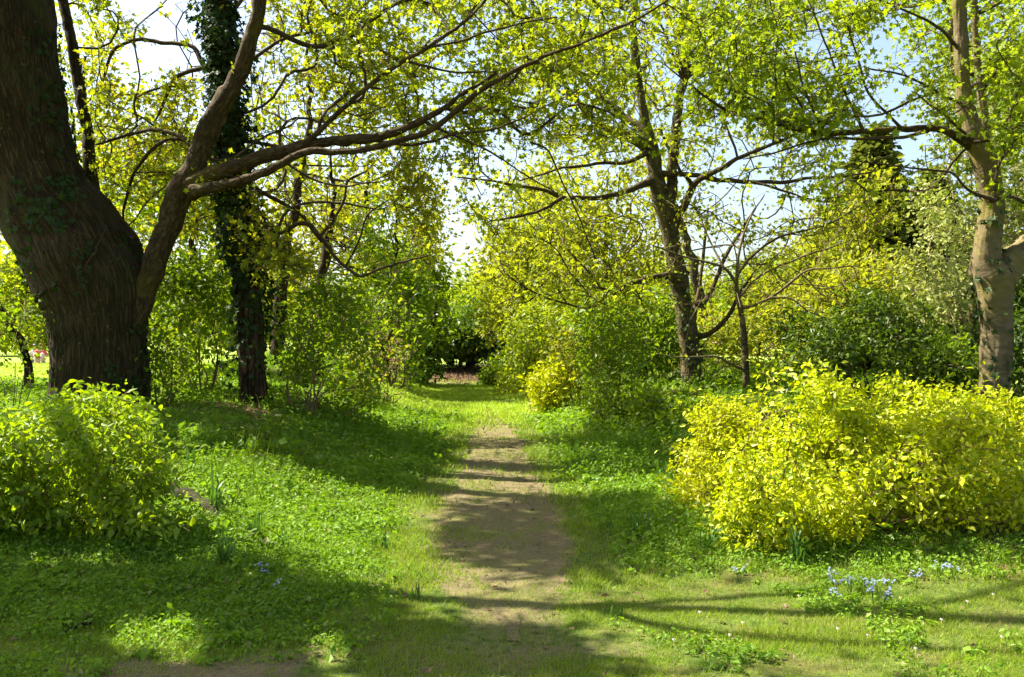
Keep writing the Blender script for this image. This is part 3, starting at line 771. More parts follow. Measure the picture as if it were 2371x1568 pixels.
    for po, n_, t0, t1 in SHADE: off.append(shade_pts(po, n_, t0, t1))  # unseen leaf clusters added up the sun ray to shade these ground patches
    nb = 110; off.append(box(2020, 2400, 1060, 1290, 6.8, 7.2, nb) + SUN[None] * rng.uniform(5, 10, (nb, 1)))  # more clusters out of view, added to shade the golden bush's right part
    off = np.concatenate(off); off = off[~inframe(off, 120)]; off = thin(off)
    TT = np.concatenate([T, off]); isin = np.arange(len(TT)) < len(T)
    tn = sk.grow(TT, .12, .28, .03)
    cr = crown(root, base, sk, tn, [(isin, 22, .12, .058, 'maple'), (~isin, 22, .22, .14, 'rhomb')], M['maple'], M['twig'], .0072, .40)
    # ivy patches on the trunk
    g = Geo(); nr, ns = TV.shape[:2]
    def patch(n, px0, px1, py0, py1, sz):
        c = 0
        while c < n:
            i = rng.integers(0, nr); j = rng.integers(0, ns); q = TV[i, j]
            if q[1] > base[1] + .25: continue
            x, y = to_px(q[None])
            if not (px0 < x[0] < px1 and py0 < y[0] < py1): continue
            if mn.noise(Vector(q * 3.2)) < .02 and rng.random() > .12: continue
            cen = rings[i][0]; o = unit((q - cen)[None])[0]
            leaves(g, (q + o * rng.uniform(.01, .06))[None], (o + rng.normal(0, .35, 3))[None], (rng.normal(0, .6, 3) + [0, 0, -.6])[None], np.array([sz * rng.uniform(.6, 1.3)]), 'maple'); c += 1
    patch(150, 20, 170, 410, 540, .085); patch(90, 40, 220, 530, 680, .075); patch(110, 130, 260, 280, 480, .07)
    patch(110, 60, 180, 60, 300, .075); patch(60, 255, 350, 520, 690, .06); patch(110, 300, 345, 690, 960, .06); patch(60, 110, 150, 740, 960, .06); patch(40, 230, 300, 800, 900, .05)
    vc = []
    for spec in ([(108, 920), (118, 880), (150, 820), (148, 760), (140, 690), (118, 600), (90, 520), (60, 470)], [(250, 520), (215, 590), (180, 640), (150, 690)], [(60, 500), (130, 520), (200, 545)], [(165, 690), (150, 640), (150, 560), (178, 470), (165, 380)]):
        pts = []
        for x, y in spec:
            k = np.argmin(np.abs(fy - y)); w = (ri[k] - li[k]) / 2; cxp = (ri[k] + li[k]) / 2
            s = np.clip((x - cxp) / w, -.98, .98); pts.append(P(x, y, D - math.sqrt(1 - s * s) * w * .92 * D / F - .03))
        p, r = spline(np.array(pts), np.linspace(.011, .005, len(pts)), .06); vc.append((p + rng.normal(0, .008, p.shape), r, 5))
    tubes(g, vc, 1)
    link('ivy', g.mesh('ivy', [M['ivy'], M['bark_vine']], False, base), root)

def tree_ivy():
    D = 13.6
    b = on_ground(592, D); b[2] -= .05
    root = thing('ivy_clad_tree', 'dark tree trunk thickly wrapped in ivy with bare ridged foot on the left bank', 'tree', b)
    spec = [(592, 1040, 100), (590, 1010, 84), (588, 960, 70), (586, 900, 62), (582, 820, 60), (578, 720, 58), (568, 600, 56), (552, 470, 52), (536, 330, 48), (520, 180, 46), (508, 40, 42), (498, -150, 36), (490, -420, 22), (486, -600, 10)]
    p, r = px_limb(spec, D); p[0][2] = b[2] - .1
    pp, rr = spline(p, r, .06)
    fl = lambda a, i, Ln: .05 * math.exp(-Ln / .35) * math.sin(a * 5 + .5)
    me, _ = loft([(pp[i], rr[i], rr[i]) for i in range(len(pp))], 56, 'trunk', M['bark_ivy'], .03, 2, .014, 26, b, 9., True, fl)
    link('trunk', me, root)
    sk = Skel(); sk.limb(p, r, -1, .2, .42); B = []
    def add(sp, d0, d1, sides=7):
        q, w = px_limb(sp, d0, d1); sk.limb(q, w, sk.near(q[0]), .15, .15); B.append((q, w, sides))
    add([(585, 520, 14), (612, 522, 12), (648, 540, 10), (688, 520, 10), (718, 520, 11), (742, 548, 10), (770, 588, 9), (800, 618, 8), (835, 640, 7), (880, 622, 6), (940, 605, 5), (1000, 590, 3)], 13.5, 13.0)
    add([(742, 548, 7), (770, 510, 6), (795, 470, 6), (805, 420, 5), (850, 395, 4)], 13.2, 13.0, 5)
    add([(800, 618, 5), (830, 560, 5), (850, 500, 4), (900, 460, 3)], 13.1, 12.8, 5)
    add([(640, 540, 8), (665, 490, 7), (720, 470, 6), (790, 470, 5), (870, 485, 4)], 13.4, 13.8, 6)
    add([(545, 400, 14), (600, 440, 10), (650, 468, 9), (700, 500, 8), (745, 560, 6)], 13.6, 14.4, 7)
    add([(522, 200, 16), (470, 150, 12), (449, 112, 11), (410, 100, 10), (371, 98, 10), (331, 90, 9), (280, 102, 8), (257, 126, 8), (238, 186, 6), (223, 220, 4)], 13.6, 14.4)
    add([(520, 150, 12), (456, 160, 11), (420, 172, 10), (400, 192, 10), (384, 224, 8), (368, 262, 6), (352, 292, 4)], 13.6, 14.2)
    add([(525, 180, 14), (580, 140, 10), (660, 90, 8), (760, 60, 6), (860, 0, 5)], 13.7, 15, 7)
    add([(515, 60, 14), (560, 0, 10), (640, -80, 8), (780, -160, 5)], 13.7, 15, 7)
    for i, (q, w, s) in enumerate(B): bough(root, b, q, w, M['twig'], 'bough', s, .2, i * 2.3 + 50)
    T = np.concatenate([box(560, 1010, 380, 640, 12.6, 15, 760), box(210, 560, 60, 560, 13.4, 15.6, 850), box(560, 1000, -80, 400, 13.6, 16.5, 1100)])
    T = thin(clump(T, 1.2, .0, .22, 31), .6)
    off = wbox(-7, -1, 11, 17, 6.8, 11, 70); off = thin(off[~inframe(off, 40)])
    TT = np.concatenate([T, off]); ii = np.arange(len(TT)) < len(T)
    tn = sk.grow(TT, .15, .3, .035)
    crown(root, b, sk, tn, [(ii, 21, .13, .062, 'maple'), (~ii, 12, .25, .14, 'rhomb')], M['maple_gold'], M['twig'], .0065, .42)
    g = Geo()
    ivy_on(g, p, r, 13000, .34, .075, 0, lambda t: float(np.interp(t, [0, .06, .12, .17, .23, .32, .45, .75, 1], [0, .0, .05, .22, .5, 1, 1, .9, .3])))
    link('ivy', g.mesh('ivy', [M['ivy']], False, b), root)

def tree_mid():
    D = 17.6
    b = on_ground(1607, D)
    root = thing('maple_tree', 'slim leaning maple right of the path with many spreading boughs and greenish bark', 'tree', b)
    trunk = [(1614, 960, 76), (1609, 925, 62), (1604, 880, 55), (1596, 800, 51), (1585, 720, 48), (1570, 640, 46), (1555, 560, 44), (1541, 490, 46), (1528, 450, 44), (1519, 400, 37), (1511, 350, 34), (1500, 315, 34), (1492, 270, 26), (1484, 220, 22), (1474, 160, 19), (1468, 80, 17), (1470, 0, 15), (1475, -140, 11), (1480, -330, 5)]
    p, r = px_limb(trunk, D); p[0][2] = b[2] - .1
    pp, rr = spline(p, r * .9, .08)
    me, _ = loft([(pp[i], rr[i], rr[i]) for i in range(len(pp))], 40, 'trunk', M['bark_grey'], .03, 2.0, .007, 22, b, 21., True)
    link('trunk', me, root)
    sk = Skel(); sk.limb(p, r, -1, .2, .45); B = []
    def add(sp, d0, d1, sides=8, att=.15):
        q, w = px_limb(sp, d0, d1); ids = sk.limb(q, w, sk.near(q[0]), .18, att); B.append((q, w, sides)); return ids
    add([(1545, 470, 30), (1556, 430, 25), (1560, 345, 23), (1570, 250, 21), (1584, 180, 19), (1588, 100, 16), (1588, 0, 13), (1600, -150, 9)], D, D + .4, 10)
    add([(1496, 335, 30), (1470, 320, 25), (1440, 312, 22), (1412, 302, 19), (1382, 284, 17), (1345, 244, 15), (1311, 200, 13), (1276, 136, 11), (1260, 90, 9), (1235, 20, 7), (1200, -70, 5)], D, D - .8, 9)
    add([(1490, 300, 20), (1460, 280, 17), (1430, 255, 16), (1380, 214, 14), (1336, 160, 12), (1296, 120, 10), (1240, 60, 8), (1180, 10, 5)], D, D + .8, 8)
    add([(1502, 352, 12), (1456, 374, 9), (1400, 378, 8), (1330, 386, 7), (1278, 396, 5), (1200, 420, 4)], D, D - 1.2, 6)
    add([(1515, 418, 20), (1482, 428, 15), (1448, 446, 13), (1396, 457, 12), (1311, 459, 10), (1262, 442, 9), (1193, 430, 7), (1125, 416, 5), (1060, 410, 3)], D, D - 1.6, 8)
    add([(1302, 457, 8), (1262, 482, 7), (1195, 502, 6), (1136, 510, 4)], D - 1.0, D - 1.4, 6)
    add([(1560, 522, 22), (1576, 494, 18), (1590, 470, 17), (1606, 430, 15), (1630, 410, 13), (1676, 388, 11), (1708, 366, 10), (1772, 340, 8), (1844, 308, 6), (1900, 270, 4)], D, D - 1.2, 8)
    add([(1603, 432, 11), (1588, 408, 9), (1574, 395, 8), (1548, 340, 7), (1530, 300, 5)], D - .2, D - .9, 6)
    add([(1528, 402, 14), (1593, 405, 12), (1664, 416, 11), (1736, 421, 10), (1808, 423, 9), (1880, 412, 7), (1951, 409, 5), (2030, 395, 3)], D, D - 1.8, 8)
    add([(1738, 421, 7), (1810, 440, 6), (1880, 462, 4), (1960, 470, 3)], D - 1, D - 1.5, 5)
    add([(1572, 632, 15), (1522, 640, 12), (1490, 648, 11), (1463, 655, 12), (1443, 668, 10), (1424, 680, 8), (1390, 668, 6), (1340, 660, 4)], D, D - 1.2, 8)
    add([(1612, 782, 14), (1640, 773, 12), (1668, 752, 11), (1695, 720, 10), (1712, 680, 8), (1740, 640, 5)], D, D - .7, 8)
    add([(1604, 740, 14), (1612, 710, 13), (1640, 690, 11), (1664, 631, 10), (1693, 570, 8), (1712, 540, 7), (1750, 480, 5)], D, D + 1, 8)
    add([(1612, 705, 9), (1622, 650, 8), (1632, 560, 7), (1640, 480, 5)], D + .1, D + .8, 6)
    add([(1563, 290, 11), (1620, 240, 9), (1690, 170, 7), (1780, 90, 5), (1860, 30, 3)], D + .1, D - 1.4, 6)
    for k in range(7): add([(1586, 185, 9), (1590 + k * 9 - 22, 150, 8), (1592 + k * 24 - 60, 60, 6), (1596 + k * 44 - 120, -60, 4)], D + .2, D + .3 + (k - 3) * .35, 5)
    for i, (q, w, s) in enumerate(B): bough(root, b, q, w, M['bark_grey'] if w[0] > .09 else M['twig'], 'bough', s, .2, i * 2.9 + 80)
    T = np.concatenate([box(1120, 1960, -80, 330, 15.6, 19.2, 2300), box(1060, 1960, 300, 560, 15.2, 18.6, 1150), box(1120, 1560, 520, 720, 15.6, 17.6, 330), box(1600, 1900, 520, 640, 16, 18, 60)])
    T = thin(clump(T, 1.1, .05, .22, 77), .6); T = clear_front(T, trunk, D, 55, .1)
    off = wbox(-.5, 8, 14.5, 21, 8.2, 13, 240); off = thin(off[~inframe(off, 40)])  # crown out of view, made denser to dim the skylight
    TT = np.concatenate([T, off]); ii = np.arange(len(TT)) < len(T)
    tn = sk.grow(TT, .12, .3, .035)
    crown(root, b, sk, tn, [(ii, 19, .125, .066, 'maple'), (~ii, 12, .25, .15, 'rhomb')], M['maple_mid'], M['twig'], .0085, .37)
    g = Geo(); ivy_on(g, p, r, 800, .05, .08, 0, lambda t: float(np.interp(t, [0, .1, .22, .32, 1], [.5, .9, .7, .0, 0])))
    link('ivy', g.mesh('ivy', [M['ivy']], False, b), root)

def tree_right():
    D = 12.2
    b = on_ground(2300, D)
    root = thing('maple_tree', 'forked maple with smooth grey sunlit trunk behind the golden bush', 'tree', b)
    trunk = [(2298, 1010, 104), (2299, 970, 86), (2300, 920, 76), (2303, 860, 74), (2308, 800, 80), (2307, 740, 78), (2304, 690, 80), (2297, 640, 88), (2285, 605, 74), (2286, 565, 62), (2294, 510, 62), (2297, 460, 58), (2289, 410, 60), (2276, 365, 62), (2262, 325, 58), (2248, 285, 42), (2236, 245, 38), (2229, 190, 36), (2225, 110, 34), (2222, 20, 33), (2216, -100, 30), (2200, -300, 20), (2190, -480, 8)]
    p, r = px_limb(trunk, D); p[0][2] = b[2] - .1
    pp, rr = spline(p, r * .9, .05)
    me, _ = loft([(pp[i], rr[i], rr[i]) for i in range(len(pp))], 64, 'trunk', M['bark_right'], .02, 2.6, .006, 22, b, 33., True)
    link('trunk', me, root)
    sk = Skel(); sk.limb(p, r, -1, .2, .5); B = []
    def add(sp, d0, d1, sides=9, att=.12, mat='bark_right'):
        q, w = px_limb(sp, d0, d1); ids = sk.limb(q, w, sk.near(q[0]), .15, att); B.append((q, w, sides, mat)); return ids
    add([(2300, 690, 60), (2318, 645, 62), (2345, 605, 64), (2375, 578, 60), (2420, 540, 52), (2500, 440, 44), (2580, 300, 36), (2640, 100, 26), (2680, -160, 14)], D, D + .3, 16, .3)
    add([(2276, 360, 36), (2286, 320, 24), (2280, 270, 19), (2272, 215, 18), (2264, 160, 17), (2259, 90, 16), (2257, 10, 15), (2262, -120, 12), (2270, -300, 6)], D, D + .3, 12, .1)
    lb = add([(2250, 335, 26), (2224, 322, 20), (2185, 303, 16), (2130, 298, 15), (2060, 301, 14), (1988, 306, 14), (1916, 309, 13), (1846, 300, 12), (1790, 284, 12), (1738, 270, 9), (1682, 254, 8), (1628, 222, 6), (1592, 190, 5), (1540, 150, 3)], D, 11.2, 9, .1, 'bark_limb')
    add([(2150, 302, 9), (2100, 318, 8), (2059, 317, 8), (2000, 322, 7), (1915, 321, 7), (1870, 330, 5), (1800, 352, 4), (1720, 370, 3)], D - .1, 11.2, 6, .1, 'twig')
    add([(1910, 306, 7), (1880, 250, 6), (1860, 200, 5), (1840, 120, 4)], 11.5, 11.2, 6, .1, 'twig')
    add([(2000, 304, 8), (1975, 255, 7), (1950, 200, 6), (1920, 120, 5), (1880, 20, 4)], 11.6, 11.3, 6, .1, 'twig')
    add([(2090, 300, 8), (2050, 262, 7), (2010, 215, 6), (1985, 130, 5), (1960, 50, 4)], 11.8, 11.5, 6, .1, 'twig')
    add([(2262, 330, 9), (2225, 300, 8), (2190, 268, 7), (2150, 240, 5), (2120, 215, 4)], D - .2, 11.6, 6, .1, 'twig')
    add([(2250, 330, 6), (2290, 325, 7), (2330, 308, 6), (2371, 285, 5), (2420, 260, 4)], D - .35, 11.6, 6, .1, 'twig')
    add([(2232, 240, 10), (2190, 225, 8), (2140, 195, 7), (2080, 170, 5), (2010, 160, 4)], D, 11.5, 6, .1, 'twig')
    add([(2226, 120, 10), (2180, 70, 8), (2110, 30, 6), (2030, 0, 5), (1950, -30, 4)], D, 11.4, 6, .1, 'twig')
    add([(2270, 215, 8), (2310, 165, 7), (2360, 110, 6), (2420, 40, 4)], D + .2, 11.8, 6, .1, 'twig')
    add([(2300, 462, 9), (2262, 450, 8), (2232, 432, 7), (2204, 402, 6), (2148, 393, 5), (2077, 384, 4), (1990, 376, 3)], D - .35, 11.3, 6, .1, 'twig')
    add([(2290, 470, 8), (2320, 455, 8), (2350, 458, 7), (2400, 490, 5)], D - .3, 11.7, 6, .1, 'twig')
    for i, (q, w, s, m) in enumerate(B): bough(root, b, q, w, M[m], 'bough', s, .2, i * 3.1 + 140)
    c = np.array(sk.pos)[np.array(lb)[rng.integers(len(lb) // 5, len(lb), 260)]]
    T = np.concatenate([c + rng.normal(0, 1, (260, 3)) * [.5, .45, .5] + [0, 0, .25], box(1600, 2440, -80, 300, 10.9, 13.8, 1650), box(1900, 2440, 280, 480, 11.6, 13.0, 420), box(2280, 2440, 100, 420, 11.2, 13, 170)])
    T = thin(clump(T, 1.2, -.03, .22, 55), .62); T = clear_front(T, trunk, D, 50, .2)
    off = np.concatenate([wbox(2.5, 12, 7, 15, 6.6, 11, 230), wbox(1.5, 10, -3, 7, 6.5, 10.5, 330)]); off = thin(off[~inframe(off, 40)])  # unseen leaves overhead, extended and thickened to block sky fill
    TT = np.concatenate([T, off]); ii = np.arange(len(TT)) < len(T)
    tn = sk.grow(TT, .12, .28, .03)
    crown(root, b, sk, tn, [(ii, 22, .12, .060, 'maple'), (~ii, 12, .24, .14, 'rhomb')], M['maple_right'], M['twig'], .0068, .39)
    g = Geo(); ivy_on(g, p, r, 520, .08, .085, 0, lambda t: float(np.interp(t, [0, .1, .2, .3, .42, 1], [.6, .9, .8, .5, .0, 0])))
    link('ivy', g.mesh('ivy', [M['ivy']], False, b), root)

def tree_small():
    D = 14.6
    b = on_ground(1730, D)
    root = thing('young_tree', 'slender young tree with wide sparse branches between the leaning maple and the golden bush', 'tree', b)
    p, r = px_limb([(1730, 930, 24), (1728, 890, 21), (1725, 821, 19), (1719, 740, 17), (1710, 695, 15), (1704, 650, 13), (1722, 615, 9), (1752, 584, 8), (1808, 548, 6), (1915, 520, 4), (1985, 480, 3)], D); p[0][2] = b[2] - .08
    pp, rr = spline(p, r * .8, .08)
    me, _ = loft([(pp[i], rr[i], rr[i]) for i in range(len(pp))], 16, 'trunk', M['bark_grey'], .008, 4, .003, 14, b, 12.)
    link('trunk', me, root)
    sk = Skel(); sk.limb(p, r, -1, .15, .5); B = []
    def add(sp, d0, d1):
        q, w = px_limb(sp, d0, d1); sk.limb(q, w, sk.near(q[0]), .15, .1); B.append((q, w))
    add([(1705, 655, 10), (1676, 620, 8), (1630, 606, 6), (1571, 590, 5), (1510, 568, 3)], D, D - .9)
    add([(1718, 712, 10), (1744, 708, 8), (1786, 688, 8), (1826, 659, 7), (1866, 627, 6), (1933, 620, 4), (1990, 615, 3)], D, D - .8)
    add([(1784, 690, 6), (1833, 692, 5), (1870, 720, 4), (1930, 745, 3)], D - .4, D - .6)
    add([(1710, 690, 8), (1752, 645, 7), (1808, 613, 6), (1880, 588, 5), (1960, 560, 3)], D, D + .8)
    add([(1727, 858, 8), (1683, 839, 7), (1648, 825, 6), (1575, 828, 4), (1520, 820, 3)], D, D - .9)
    add([(1704, 650, 8), (1716, 560, 7), (1738, 500, 5), (1770, 450, 3)], D, D + .3)
    add([(1676, 620, 6), (1640, 550, 5), (1620, 500, 3)], D - .2, D + .4)
    for i, (q, w) in enumerate(B): bough(root, b, q, w * .85, M['twig_olive'], 'bough', 6, .2, i * 1.9 + 200)
    T = clump(np.concatenate([box(1520, 2000, 440, 720, 13.4, 15.6, 520), box(1540, 1700, 760, 860, 13.8, 14.6, 30)]), 1.2, 0, .3, 5)
    T = T[rng.random(len(T)) < gap_prob(T)]
    tn = sk.grow(T, .2, .28, .03)
    crown(root, b, sk, tn, [(np.ones(len(T), bool), 4, .12, .055, 'rhomb')], M['maple_mid'], M['twig_olive'], .0065, .38)

def auto_tree(name, label, px, d, ells, n, K, size, leaf, bark, twig, trunk_w, spread=.25, group=None, bf=.25, kind='rhomb', rt=.007, lean=0., gaps=True, step=.45, cl=(.6, 0, .3), top=None, floor=.3):
    size *= 1.18; K = int(K * 1.35); spread *= .85
    b = on_ground(px, d)
    root = thing(name, label, 'tree', b, group)
    zs = [P(0, y - ry, dd)[2] for x, y, dd, rx, ry, rd in ells]; ztop = max(zs) * .9 if top is None else top
    x1 = np.mean([P(x, 0, dd)[0] for x, y, dd, *_ in ells])
    pts = np.array([b - [0, 0, .15], b + [0, 0, .5], b * .7 + np.array([x1, d, 0]) * .3 + [lean, 0, (ztop - b[2]) * .35], np.array([x1 + lean, d, b[2] + (ztop - b[2]) * .7]), np.array([x1 + lean * 1.3, d, ztop])])
    pts[2][2] = b[2] + (ztop - b[2]) * .35
    rad = np.array([1.25, 1, .8, .4, .08]) * trunk_w / 2
    pp, rr = spline(pts, rad, .25)
    pp[2:-1] += rng.normal(0, .04, (len(pp) - 3, 3)) * [1, 1, 0]
    me, _ = loft([(pp[i], rr[i], rr[i]) for i in range(len(pp))], 14, 'trunk', M[bark], trunk_w * .08, 2, 0, 20, b, px * .01)
    link('trunk', me, root)
    sk = Skel(); sk.limb(pts, rad, -1, .3, .22)
    w = np.array([rx * ry * dd * dd for x, y, dd, rx, ry, rd in ells], float); w /= w.sum()
    T = np.concatenate([ell(P(x, y, dd), (rx * dd / F, rd, ry * dd / F), max(4, int(n * wi)), .3) for (x, y, dd, rx, ry, rd), wi in zip(ells, w)])
    T = above(clump(T, *cl, px * .13), .3)
    if gaps: T = thin(T, floor)
    tn = sk.grow(T, bf, step, .05, r=rng)
    crown(root, b, sk, tn, [(np.ones(len(T), bool), K, spread, size, kind)], M[leaf], M[twig], rt, .42)
    return root

def shrub(name, label, px, d, ells, n, K, size, leaf, twig, stems=6, spread=.1, kind='ovate', group=None, bf=.5, rt=.003, base_r=.012, up=.6, extra=None, cat='shrub', shell=.35, stemw=.35, cl=(2.2, -.1, .35), base=None, step=.16, stub=.35, sprig=0.):
    if d > 12: size *= 1.2; K = int(K * 1.3 + .5); spread *= .9
    b = on_ground(px, d) if base is None else np.array(base, float)
    root = thing(name, label, cat, b, group)
    sk = Skel()
    C = np.mean([P(x, y, dd) for x, y, dd, *_ in ells], 0)
    RX = max(rx * dd / F for x, y, dd, rx, ry, rd in ells)
    st = []
    for k in range(stems):
        a = rng.uniform(0, 6.283); q = b + np.array([math.cos(a), math.sin(a), 0]) * rng.uniform(.02, .12) * (1 + RX)
        q[2] = H1(q[0], q[1]) - .03
        t = q + np.array([math.cos(a) * stemw * RX * rng.uniform(.3, 1), math.sin(a) * stemw * RX * rng.uniform(.3, 1), (C[2] - b[2]) * stub * 2 * rng.uniform(.6, 1.1)])
        m = (q + t) / 2 + rng.normal(0, .05, 3) * (1 + RX * .3)
        r0 = base_r * rng.uniform(.7, 1.2)
        pts = np.array([q, m, t]); rad = np.array([r0, r0 * .8, r0 * .55])
        sk.limb(pts, rad, -1, .12, .25)
        p_, r_ = spline(pts, rad, .12); g = Geo(); tubes(g, [(p_, r_, 6)]); link('stem', g.mesh('stem', [M[twig]], True, b), root)
    w = np.array([rx * ry * dd * dd for x, y, dd, rx, ry, rd in ells], float); w /= w.sum()
    T = np.concatenate([ell(P(x, y, dd), (rx * dd / F, rd, ry * dd / F), max(4, int(n * wi)), shell) for (x, y, dd, rx, ry, rd), wi in zip(ells, w)])
    T = above(clump(T, *cl, px * .11), .05)
    if sprig:
        u = T[rng.random(len(T)) < sprig]; u = u[u[:, 2] > b[2] + .25 * (C[2] - b[2])]
        q = u + unit(u - C + [0, 0, .35 * RX]) * rng.uniform(.3, 1.3, (len(u), 1)) * .16
        T = np.concatenate([T, q])
    if extra is not None: T = np.concatenate([T, extra])
    tn = sk.grow(T, bf, step, .02)
    ch = sk.finish(rt, .36); g = Geo(); tubes(g, ch, 0)
    cen = sk.P[tn]
    o = unit(cen - C) * .6
    cluster(g, cen, K, spread, size, kind, 1, up=up, droop=.35, outward=np.repeat(o, K, 0), filt=.9 if d > 12 else None, vary=.2)
    link('foliage', g.mesh('foliage', [M[twig], M[leaf]], False, b), root)
    return root

def conifer(label, px, d, top_px, w_px, mat='conifer'):
    b = on_ground(px, d); root = thing('conifer_tree', label, 'tree', b)
    top = P(px, top_px, d); h = top[2] - b[2]; W = w_px * d / F
    g = Geo(); tubes(g, [(np.array([b, (b + top) / 2, top]), np.array([.28, .16, .02]), 10)]); link('trunk', g.mesh('trunk', [M['bark_big']], True, b), root)
    g = Geo(); ch = []
    for k in range(330):
        t = rng.uniform(.06, 1) ** .9; z = b[2] + h * t; L = W * (1 - t) ** .75 * rng.uniform(.55, 1.1) + .15; a = rng.uniform(0, 6.283)
        o = np.array([math.cos(a), math.sin(a), 0]); p0 = np.array([b[0], b[1], z])
        s = np.linspace(0, 1, 6)[:, None]
        pts = p0 + o * L * s + np.array([0, 0, 1]) * (-.55 * L * s ** 1.3 + .18 * L * s ** 3)
        ch.append((pts, np.linspace(.03, .006, 6), 3))
        n = int(26 + 60 * L); u = rng.uniform(.1, 1.1, n)
        c = p0 + o * L * u[:, None] + np.array([0, 0, 1]) * (-.55 * L * u ** 1.3 + .18 * L * u ** 3)[:, None]
        side = np.array([-o[1], o[0], 0]) * (rng.normal(0, .22, n) * L * .6 * (1.1 - u))[:, None]
        leaves(g, c + side + rng.normal(0, .06, (n, 3)), rng.normal(0, .5, (n, 3)) + [0, 0, 1], np.repeat(o[None], n, 0) + rng.normal(0, .6, (n, 3)) + [0, 0, -.6], rng.uniform(.16, .34, n), 'rhomb', 1)
    tubes(g, ch, 0)
    link('crown', g.mesh('crown', [M['twig'], M[mat]], False, b), root)

# ================================================================== SMALL THINGS
def daffodil(label, p, h, n, group='strap leaved clumps in the grass', mat='strap'):
    root = None
    g = Geo()
    for k in range(n):
        a = rng.uniform(0, 6.283); L = h * rng.uniform(.6, 1.15); w = .011 * rng.uniform(.7, 1.2) * (1 + h); bend = rng.uniform(.15, .9)
        q = np.array([rng.normal(0, .03), rng.normal(0, .03), -.02])
        s = np.linspace(0, 1, 7); out = np.array([math.cos(a), math.sin(a), 0]); sd = np.array([-out[1], out[0], 0])
        c = q + out * (L * .55 * bend * s ** 1.8)[:, None] + np.array([0, 0, 1]) * (L * (s - .42 * bend * s ** 3))[:, None]
        ww = w * np.array([.7, .9, 1, 1, .9, .7, .1]) / 2
        V = np.stack([c - sd * ww[:, None], c + sd * ww[:, None]], 1).reshape(-1, 3); i = np.arange(6) * 2
        g.add(V, np.stack([i, i + 1, i + 3, i + 2], 1))
    o = link('daffodil_clump', g.mesh('daffodil_clump', [M[mat]], True), None, tuple(p)); tag(o, label, 'plant', group); return o
def blue_flower(label, p, n=9, h=.12, col='blue'):
    root = thing('blue_flower', label, 'flower', p, 'small blue flowers')
    g = Geo(); ch = []; tips = []
    for k in range(3):
        a = rng.uniform(0, 6.28); t = np.array([math.cos(a) * .03, math.sin(a) * .03, h * rng.uniform(.7, 1.1)]); tips.append(t)
        ch.append((np.array([[0, 0, -.01], t * [.4, .4, .55], t]), np.full(3, .0022), 4))
    tubes(g, ch, 0); link('stalk', g.mesh('stalk', [M['strap']], True), root)
    g = Geo()
    for t in tips:
        for k in range(n // 3 + 1):
            c = t + rng.normal(0, .010, 3); a = np.arange(5) * 1.2566
            d = np.stack([np.cos(a), np.sin(a), np.full(5, .25)], 1)
            leaves(g, np.repeat(c[None], 5, 0), np.repeat([[0, -.5, 1.]], 5, 0) + rng.normal(0, .1, (5, 3)), d, np.full(5, .0085), 'rhomb')
    link('blossom', g.mesh('blossom', [M[col]]), root)
def daisy(p, label):
    g = Geo(); a = np.arange(10) * .6283; d = np.stack([np.cos(a), np.sin(a), np.zeros(10)], 1)
    root = thing('daisy', label, 'flower', p, 'daisies in the lawn')
    leaves(g, np.repeat([[0, 0, .035]], 10, 0), np.repeat([[0, -.4, 1.]], 10, 0), d, np.full(10, .010), 'rhomb'); link('petals', g.mesh('petals', [M['white']]), root)
    g = Geo(); tubes(g, [(np.array([[0, 0, -.01], [0, 0, .033]]), np.array([.0015, .0015]), 4), (np.array([[0, 0, .033], [0, -.002, .039]]), np.array([.005, .003]), 6)]); link('stalk', g.mesh('stalk', [M['yellow']], True), root)

